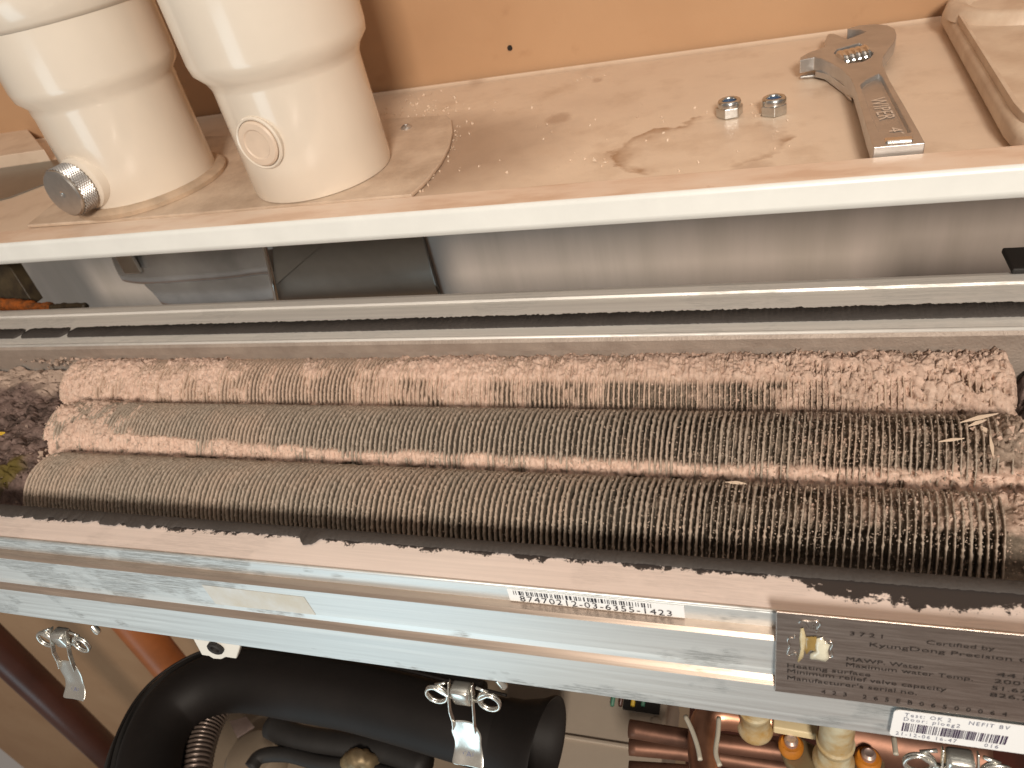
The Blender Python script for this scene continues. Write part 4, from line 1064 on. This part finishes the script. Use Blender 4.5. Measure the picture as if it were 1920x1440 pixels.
# ---- spring latches below the frame
def latch_proto(name):
    e = bpy.data.objects.new(name, None); COL.objects.link(e); e.empty_display_size = .01; e.parent = hx
    def L_(nm, me, m=M_zinc, sm=True, bevel=0):
        me.materials.append(m); o = bpy.data.objects.new(nm, me); COL.objects.link(o); o.parent = e
        if sm: me.shade_smooth()
        if bevel:
            b = o.modifiers.new('bevel', 'BEVEL'); b.width = bevel; b.segments = 2; b.limit_method = 'ANGLE'
        return o
    # local: x along frame, y to the wall (negative: towards us), z up; origin at the frame's bottom edge
    W_ = .0078
    # lever: curved tongue, narrow waist, flared tail
    prof = [(-.0108, -.0150, .0046), (-.0116, -.0172, .0056), (-.0128, -.0205, .0073), (-.0134, -.0228, .0071), (-.0142, -.0262, .0063), (-.0160, -.0300, .0068), (-.0185, -.0328, .0074), (-.0215, -.0345, .0079)]
    v = []; f = []
    for (y, z, hw) in prof:
        for t in (-1, -.5, 0, .5, 1): v.append((hw*t, y+.0005*(1-abs(t)), z))
    n5 = 5
    for i in range(len(prof)-1):
        for k in range(4):
            f.append((i*n5+k, i*n5+k+1, (i+1)*n5+k+1, (i+1)*n5+k))
    me = mesh('lever', v, f); o = L_('lever', me); so = o.modifiers.new('so', 'SOLIDIFY'); so.thickness = .0008; ss = o.modifiers.new('s', 'SUBSURF'); ss.levels = 2; ss.render_levels = 2
    to = text_on('stamp', 'TAL', (-.0036, -.0172, -.0318), (1, 0, 0), (0, .65, .75), .0026, M_inkg, None, width=.0072); to.parent = e
    to.location = (0, -.0012, 0)
    for s_ in (-1, 1):
        xo = (.0050, .0052, .0052, .0046, .0048)
        P5 = [(-.0022, .002), (-.0066, -.0045), (-.0092, -.0095), (-.0108, -.0150), (-.0122, -.0190)]
        v = []
        for (y, z), x_ in zip(P5, xo):
            v += [(s_*x_, y, z), (s_*x_, y-.0022, z+.0008), (s_*(x_+.0006), y-.0022, z+.0008), (s_*(x_+.0006), y, z)]
        f = [(0, 1, 2, 3), (16, 17, 18, 19)]
        for i in range(4):
            for k in range(4): f.append((i*4+k, i*4+(k+1) % 4, i*4+4+(k+1) % 4, i*4+4+k))
        me = mesh('lever_cheek', v, f)
        L_('lever_cheek', me, bevel=.0002, sm=False)
        # spring loop: two turns of wire beside the lever
        P = []
        for k in range(44):
            t = k/43; a_ = t*4*PI+PI/2; P.append((s_*(.0120+.0048*math.cos(a_)), -.0050-.0018*t+.0008*math.sin(a_), -.0052+.0046*math.sin(a_)))
        P = [(s_*.0070, -.004, .0015)]+P+[(s_*.0070, -.0062, -.0050), (s_*.0045, -.0062, -.0055)]
        me = tube_me('spring_loop', P, .00072, 8); L_('spring_loop', me)
    v, f = box_vf(-.0044, .0044, -.0082, -.0012, -.0085, .0015); me = mesh('roller_block', v, f); L_('roller_block', me, bevel=.0015)
    me = tube_me('hinge_pin', [(-.0085, -.005, -.0070), (.0085, -.005, -.0070)], .0011, 10); L_('hinge_pin', me)
    return e
def place_latch(e, px, py, s=1.):
    p = onY(px, py, y3+.004); e.location = p-Vector(hx.location); e.scale = (s, s, s)
def copy_tree(o, parent):
    c = o.copy(); COL.objects.link(c); c.parent = parent
    for ch in list(o.children): copy_tree(ch, c)
    return c
l1 = latch_proto('spring_latch'); place_latch(l1, 870, 1272)
l2 = copy_tree(l1, hx); place_latch(l2, 124, 1173, 1.02)
l3 = copy_tree(l1, hx); place_latch(l3, 1795, 1396)
l1['label'] = 'spring latch at the middle of the frame beside the hose mouth'; l2['label'] = 'spring latch near the left end of the frame'; l3['label'] = 'spring latch under the white test sticker'
for e in (l1, l2, l3):
    for ch in e.children:
        if ch.name.startswith('lever'):
            pass
# small stub right of each latch
for px, py in ((178, 1176), (936, 1276)):
    p = onY(px, py+2, y3+.006); lathe('rivet', [(.0018, 0), (.0018, .004), (.0012, .005), (0, .0052)], M_zinc, hx, 20, frame(p+Vector((0, 0, .002)), (.6, -.3, -.8)), 40)
# white lug with a black grommet under the frame
lug = [onY(a_, b_, y3+.005) for a_, b_ in [(360, 1196), (366, 1207), (378, 1229), (392, 1231), (400, 1236), (415, 1237), (424, 1233), (443, 1236), (450, 1214), (450, 1203)]]
lv = [p for p in lug]+[p+Vector((0, .004, 0)) for p in lug]; n = len(lug)
lgo = link('bracket_lug', mesh('bracket_lug', lv, [tuple(range(n)), tuple(range(n, 2*n))[::-1]]+[(i, (i+1) % n, n+(i+1) % n, n+i) for i in range(n)]), M_white, hx, bevel=.0008)
gp = onY(405, 1214, y3+.0045)
lathe('grommet', [(.0042, -.001), (.0042, .0012), (.0034, .0018), (.0024, .0012), (.0020, -.0004), (0, -.0004)], M_rubberm, lgo, 24, frame(gp, (0, -1, 0)), 40)

# ================================================================== BELOW: hoses, boxes, pipes
# vertical pipes against the wall at the left
def vpipe(px, py, y, r, m, label, z0=-2.0, z1=-.31):
    p = onY(px, py, y); o = tube('wall_pipe', [(p.x, p.y, z1), (p.x, p.y, z0)], r, m, None, 32)
    return tag(o, label, 'pipe')
vpipe(95, 1310, .42, .026, M_maroon, 'dark maroon vertical pipe at the lower left corner')
vpipe(315, 1245, .46, .026, M_copperw, 'orange brown vertical pipe emerging under the frame beside the black hose')
# black moulded hose
ZH = -.47
ch = [(1010, 1402), (940, 1380), (860, 1358), (760, 1330), (660, 1305), (560, 1288), (470, 1275), (395, 1285), (330, 1325), (293, 1385), (276, 1460), (270, 1560)]
CP = [onZ(a_, b_, ZH) for a_, b_ in ch]
for k, p in enumerate(CP): p.z += 0
hose = empty('intake_hose', tuple(CP[4]), 'black moulded rubber air hose bending below the frame with a flared mouth', 'hose')
SP = smooth_path(CP, 10)
def hr(t): return .0255 if t > .08 else .0255-.004*math.sin(t/.08*PI)*.3
hm = tube_me('hose_body', SP[8:], lambda t: .0235 if t < .5 else .0235-.002*min(1, (t-.5)/.2), 40); link('hose_body', hm, M_rubber, hose, smooth=True)
# moulded seam ridge along its upper back side
rid = []
for i in range(4, len(SP)-1):
    t = (SP[i+1]-SP[i-1]).normalized(); s_ = Vector((0, 0, 1)).cross(t).normalized()
    rid.append(SP[i]-s_*.0190*1.0+Vector((0, 0, .0178)))
tube('seam_ridge', rid[6:], .0011, M_rubber, hose, 10)
rid2 = []
for i in range(4, len(SP)-1):
    t = (SP[i+1]-SP[i-1]).normalized(); s_ = Vector((0, 0, 1)).cross(t).normalized()
    rid2.append(SP[i]-s_*.0245+Vector((0, 0, -.002)))
link('side_channel', tube_me('side_channel', rid2[14:], .0095, 28), M_rubberm, hose, smooth=True)
d0 = (SP[0]-SP[9]).normalized()
lathe('flared_mouth', [(.0245, 0), (.0255, .010), (.0300, .024), (.0335, .030), (.0335, .032), (.0315, .031), (.0280, .022), (.0235, .008)], M_rubber, hose, 56, frame(SP[9]-d0*.002, d0), 50, True)
lathe('mouth_depth', [(.0240, .0085), (0, .0083)], M_dark, hose, 40, frame(SP[9]-d0*.002, d0), 50)
# corrugated hose
cp = [onZ(a_, b_, -.49) for a_, b_ in [(412, 1318), (388, 1362), (372, 1415), (362, 1480), (355, 1540)]]
SPc = smooth_path(cp, 26)
tag(link('corrugated_hose', tube_me('corrugated_hose', SPc, lambda t: .0098+.0017*math.sin(t*2*PI*26), 24), mat('grey_brown_corrugated', (.16, .12, .10), .3, .5), None, smooth=True),
    'thin corrugated grey brown hose inside the bend of the black hose', 'corrugated hose')
# beige control box with slot
bx = empty('control_box', tuple(onZ(1120, 1400, -.53)), 'beige plastic control box right of the hose mouth below the frame', 'control box')
c0 = onZ(1250, 1335, -.53); c1 = onZ(1240, 1440, -.53)
xr = (c0.x+c1.x)/2; 
box('box_top', onZ(935,1340,-.53).x, xr, -.05, c0.y+.05, -.62, -.53, M_boxp, bx, bevel=.003, seg=3)
sA = onZ(1180, 1312, -.528); sB = onZ(1236, 1338, -.528)
box('terminal_slot', sA.x-.004, sB.x, sB.y+.0, sA.y+.02, -.5298, -.5280, M_dark, bx)
for q_, (px, m) in enumerate(((1150, M_green), (1165, M_maroon), (1188, M_yellow), (1207, M_green))):
    p = onZ(px, 1310, -.527); tube('terminal_wire', [(p.x, p.y+.03, -.5265), (p.x, p.y-.006, -.5265)], .0015, m, bx, 8)
rA = onZ(1030, 1378, -.53); rB = onZ(1205, 1412, -.53)
box('box_rib', rA.x, rB.x, rA.y-.0015, rA.y+.0015, -.5305, -.5275, M_boxp, bx, bevel=.0008)
p = onZ(1230, 1355, -.53); lathe('screw', [(.004, 0), (.004, .001), (.0015, .0016), (0, .001)], M_boxp, bx, 20, Matrix.Translation((p.x, p.y, -.5302)))
# beige housing deep below, seen inside and above the hose
dh = empty('pump_housing', tuple(onZ(560, 1400, -.64)), 'dim beige housing deep below inside the loop of the black hose', 'housing')
pq = [tuple(onZ(a_, b_, -.62))[:2] for a_, b_ in [(395, 1318), (440, 1300), (760, 1240), (1100, 1260), (1100, 1700), (380, 1700)]]
prism('housing_top', pq, -.80, -.62, M_boxd, dh, bevel=.004)
p = onZ(470, 1415, -.60); lathe('round_cap', [(.028, 0), (.028, .012), (.022, .020), (0, .022)], M_boxd, dh, 40, Matrix.Translation((p.x, p.y, -.62)), 40)
pq = [tuple(onZ(a_, b_, -.598))[:2] for a_, b_ in [(430, 1352), (462, 1344), (476, 1362), (444, 1382)]]
tg = prism('paper_tag', pq, -.600, -.598, mat('tag_pale', (.55, .42, .38), .6, var=.3, vscale=90)); tag(tg, 'small pale square tag lying inside the loop of the black hose', 'tag')
pq = [tuple(onZ(a_, b_, -.59))[:2] for a_, b_ in [(545, 1395), (700, 1425), (690, 1440), (540, 1412)]]
prism('pale_strip', pq, -.60, -.59, M_boxp, dh, bevel=.001)
for lbl, pts_, r_ in (('thick black cable crossing inside the loop of the hose, upper', [(510, 1360), (560, 1385), (640, 1398), (730, 1412), (800, 1440)], .011),
                      ('black looped cable at the bottom edge inside the hose loop', [(470, 1440), (490, 1418), (540, 1415), (600, 1430), (680, 1440), (760, 1460)], .006),
                      ('short black cable rising beside the middle latch', [(800, 1275), (790, 1300), (775, 1335), (760, 1360)], .007),
                      ('second short black cable behind the middle latch', [(900, 1280), (895, 1310), (885, 1345), (870, 1370)], .005)):
    o = tube('black_cable', [onZ(a_, b_, -.56) for a_, b_ in pts_], r_, M_rubberm, None, 14, 6); tag(o, lbl, 'cable')
o = tube('plastic_connector', [onZ(648, 1246, -.5), onZ(690, 1252, -.5)], .009, M_violet, None, 16); tag(o, 'violet plastic connector peeping out under the frame', 'connector')
o = tube('plastic_connector', [onZ(600, 1240, -.52), onZ(640, 1248, -.52)], .010, M_boxd, None, 16); tag(o, 'brown connector next to the violet one under the frame', 'connector')
lumpy_o = lumpy('cable_tie_lug', [onZ(655, 1430, -.56), onZ(675, 1424, -.55), onZ(700, 1428, -.56)], .008, M_brass, None, .5, 12); tag(lumpy_o, 'dull yellowish lump on the cables near the bottom edge', 'cable lug')

# copper pipework right of the box
ZQ = -.40
def cpipe(pts_, r_, label, z=ZQ, m=M_copper, dz=None):
    P = [onZ(a_, b_, z+(dz[k] if dz else 0)) for k, (a_, b_) in enumerate(pts_)]
    o = tube('copper_pipe', P, r_, m, None, 24, 8); return tag(o, label, 'copper pipe')
cpipe([(1180, 1366), (1300, 1386), (1480, 1410), (1700, 1440)], .0052, 'bright copper pipe running right from behind the control box', -.43)
cpipe([(1180, 1400), (1300, 1412), (1480, 1440), (1560, 1452)], .0050, 'lower copper pipe next to the control box', -.45)
cpipe([(1470, 1350), (1400, 1345), (1350, 1340), (1325, 1352), (1318, 1390), (1322, 1440), (1330, 1480)], .0080, 'copper elbow bending down below the frame', -.40, mat('worn_copper', (.50, .26, .17), .35, .8, col2=(.30, .14, .09), vscale=60))
cpipe([(1590, 1375), (1660, 1388), (1740, 1400), (1850, 1420)], .0140, 'wide dull copper pipe left of the latch under the test sticker', -.41)
cpipe([(1180, 1446), (1330, 1458), (1500, 1486)], .0060, 'dark copper pipe along the bottom edge near the control box', -.47)
def fitting(px, py, r_, hgt, label, z=-.40, mm=M_fit):
    p = onZ(px, py, z); e = empty('pipe_fitting', (p.x, p.y, z), label, 'pipe fitting', 'scaly pipe fittings below the frame')
    lathe('fitting_body', [(r_*1.02, -.002), (r_*1.14, 0), (r_*1.16, .003), (r_*1.02, .005), (r_*.95, .006), (r_*.92, .016), (r_*1.02, .017), (r_*1.04, .020), (r_*.93, .021), (r_*.9, hgt)], mm, e, 32, Matrix.Translation((p.x, p.y, z)), 40)
    return e
fitting(1416, 1366, .0080, .09, 'pale green white pipe fitting with a rim beside the copper elbow')
e = fitting(1562, 1428, .0085, .10, 'tall scaly cream pipe fitting between two orange washers')
pz = [tuple(onZ(a_, b_, -.405))[:2] for a_, b_ in [(1462, 1400), (1478, 1380), (1500, 1378), (1530, 1395), (1660, 1405), (1660, 1500), (1560, 1500), (1475, 1430)]]
prism('fitting_flange', pz, -.412, -.406, M_brass, e, bevel=.0015)
for px, py, lb in ((1483, 1398, 'orange washer and bolt on the left of the brass flange'), (1627, 1424, 'orange washer and bolt on the right of the brass flange')):
    p = onZ(px, py, -.402); b_ = empty('washer_bolt', (p.x, p.y, -.404), lb, 'bolt')
    lathe('washer', [(.0058, 0), (.0062, .002), (.0062, .005), (.005, .0065), (0, .0065)], M_obolt, b_, 24, Matrix.Translation((p.x, p.y, -.4055)), 40)
    lathe('bolt_head', [(.0034, 0), (.0034, .003), (.0022, .0042), (.0012, .0036), (0, .0036)], M_boltg, b_, 20, Matrix.Translation((p.x, p.y, -.3992)), 40)
pc = [tuple(onZ(a_, b_, -.39))[:2] for a_, b_ in [(1450, 1345), (1534, 1356), (1532, 1378), (1450, 1364)]]
o = prism('cream_block', pc, -.396, -.39, M_cream, bevel=.001); tag(o, 'cream plastic block between the two pale pipe fittings', 'block')
for k, (pts_, lb) in enumerate((([(1285, 1342), (1298, 1370), (1308, 1400), (1313, 1425)], 'thin pale wire slanting in front of the copper elbow'), ([(1348, 1345), (1346, 1375), (1342, 1410), (1350, 1436)], 'thin pale wire hanging just right of the copper elbow'),
                    ([(1676, 1383), (1678, 1400), (1680, 1415)], 'short pale pin beside the orange washer and the latch'))):
    o = tube('thin_wire', [onZ(a_, b_, -.375) for a_, b_ in pts_], .0012, M_palew, None, 8, 5); tag(o, lb, 'wire')
# dark red-brown sheet, added to stand for deep shade below the pipes
p0 = onZ(1245, 1330, -.56)
o = box('shade_backdrop', p0.x+.01, .4, -.25, .50, -.70, -.66, mat('dark_red_shade', (.10, .025, .018), .45, col2=(.03, .014, .010), vscale=14)); tag(o, 'dark red brown sheet added as deep shade beneath the copper pipes', 'shade backdrop')
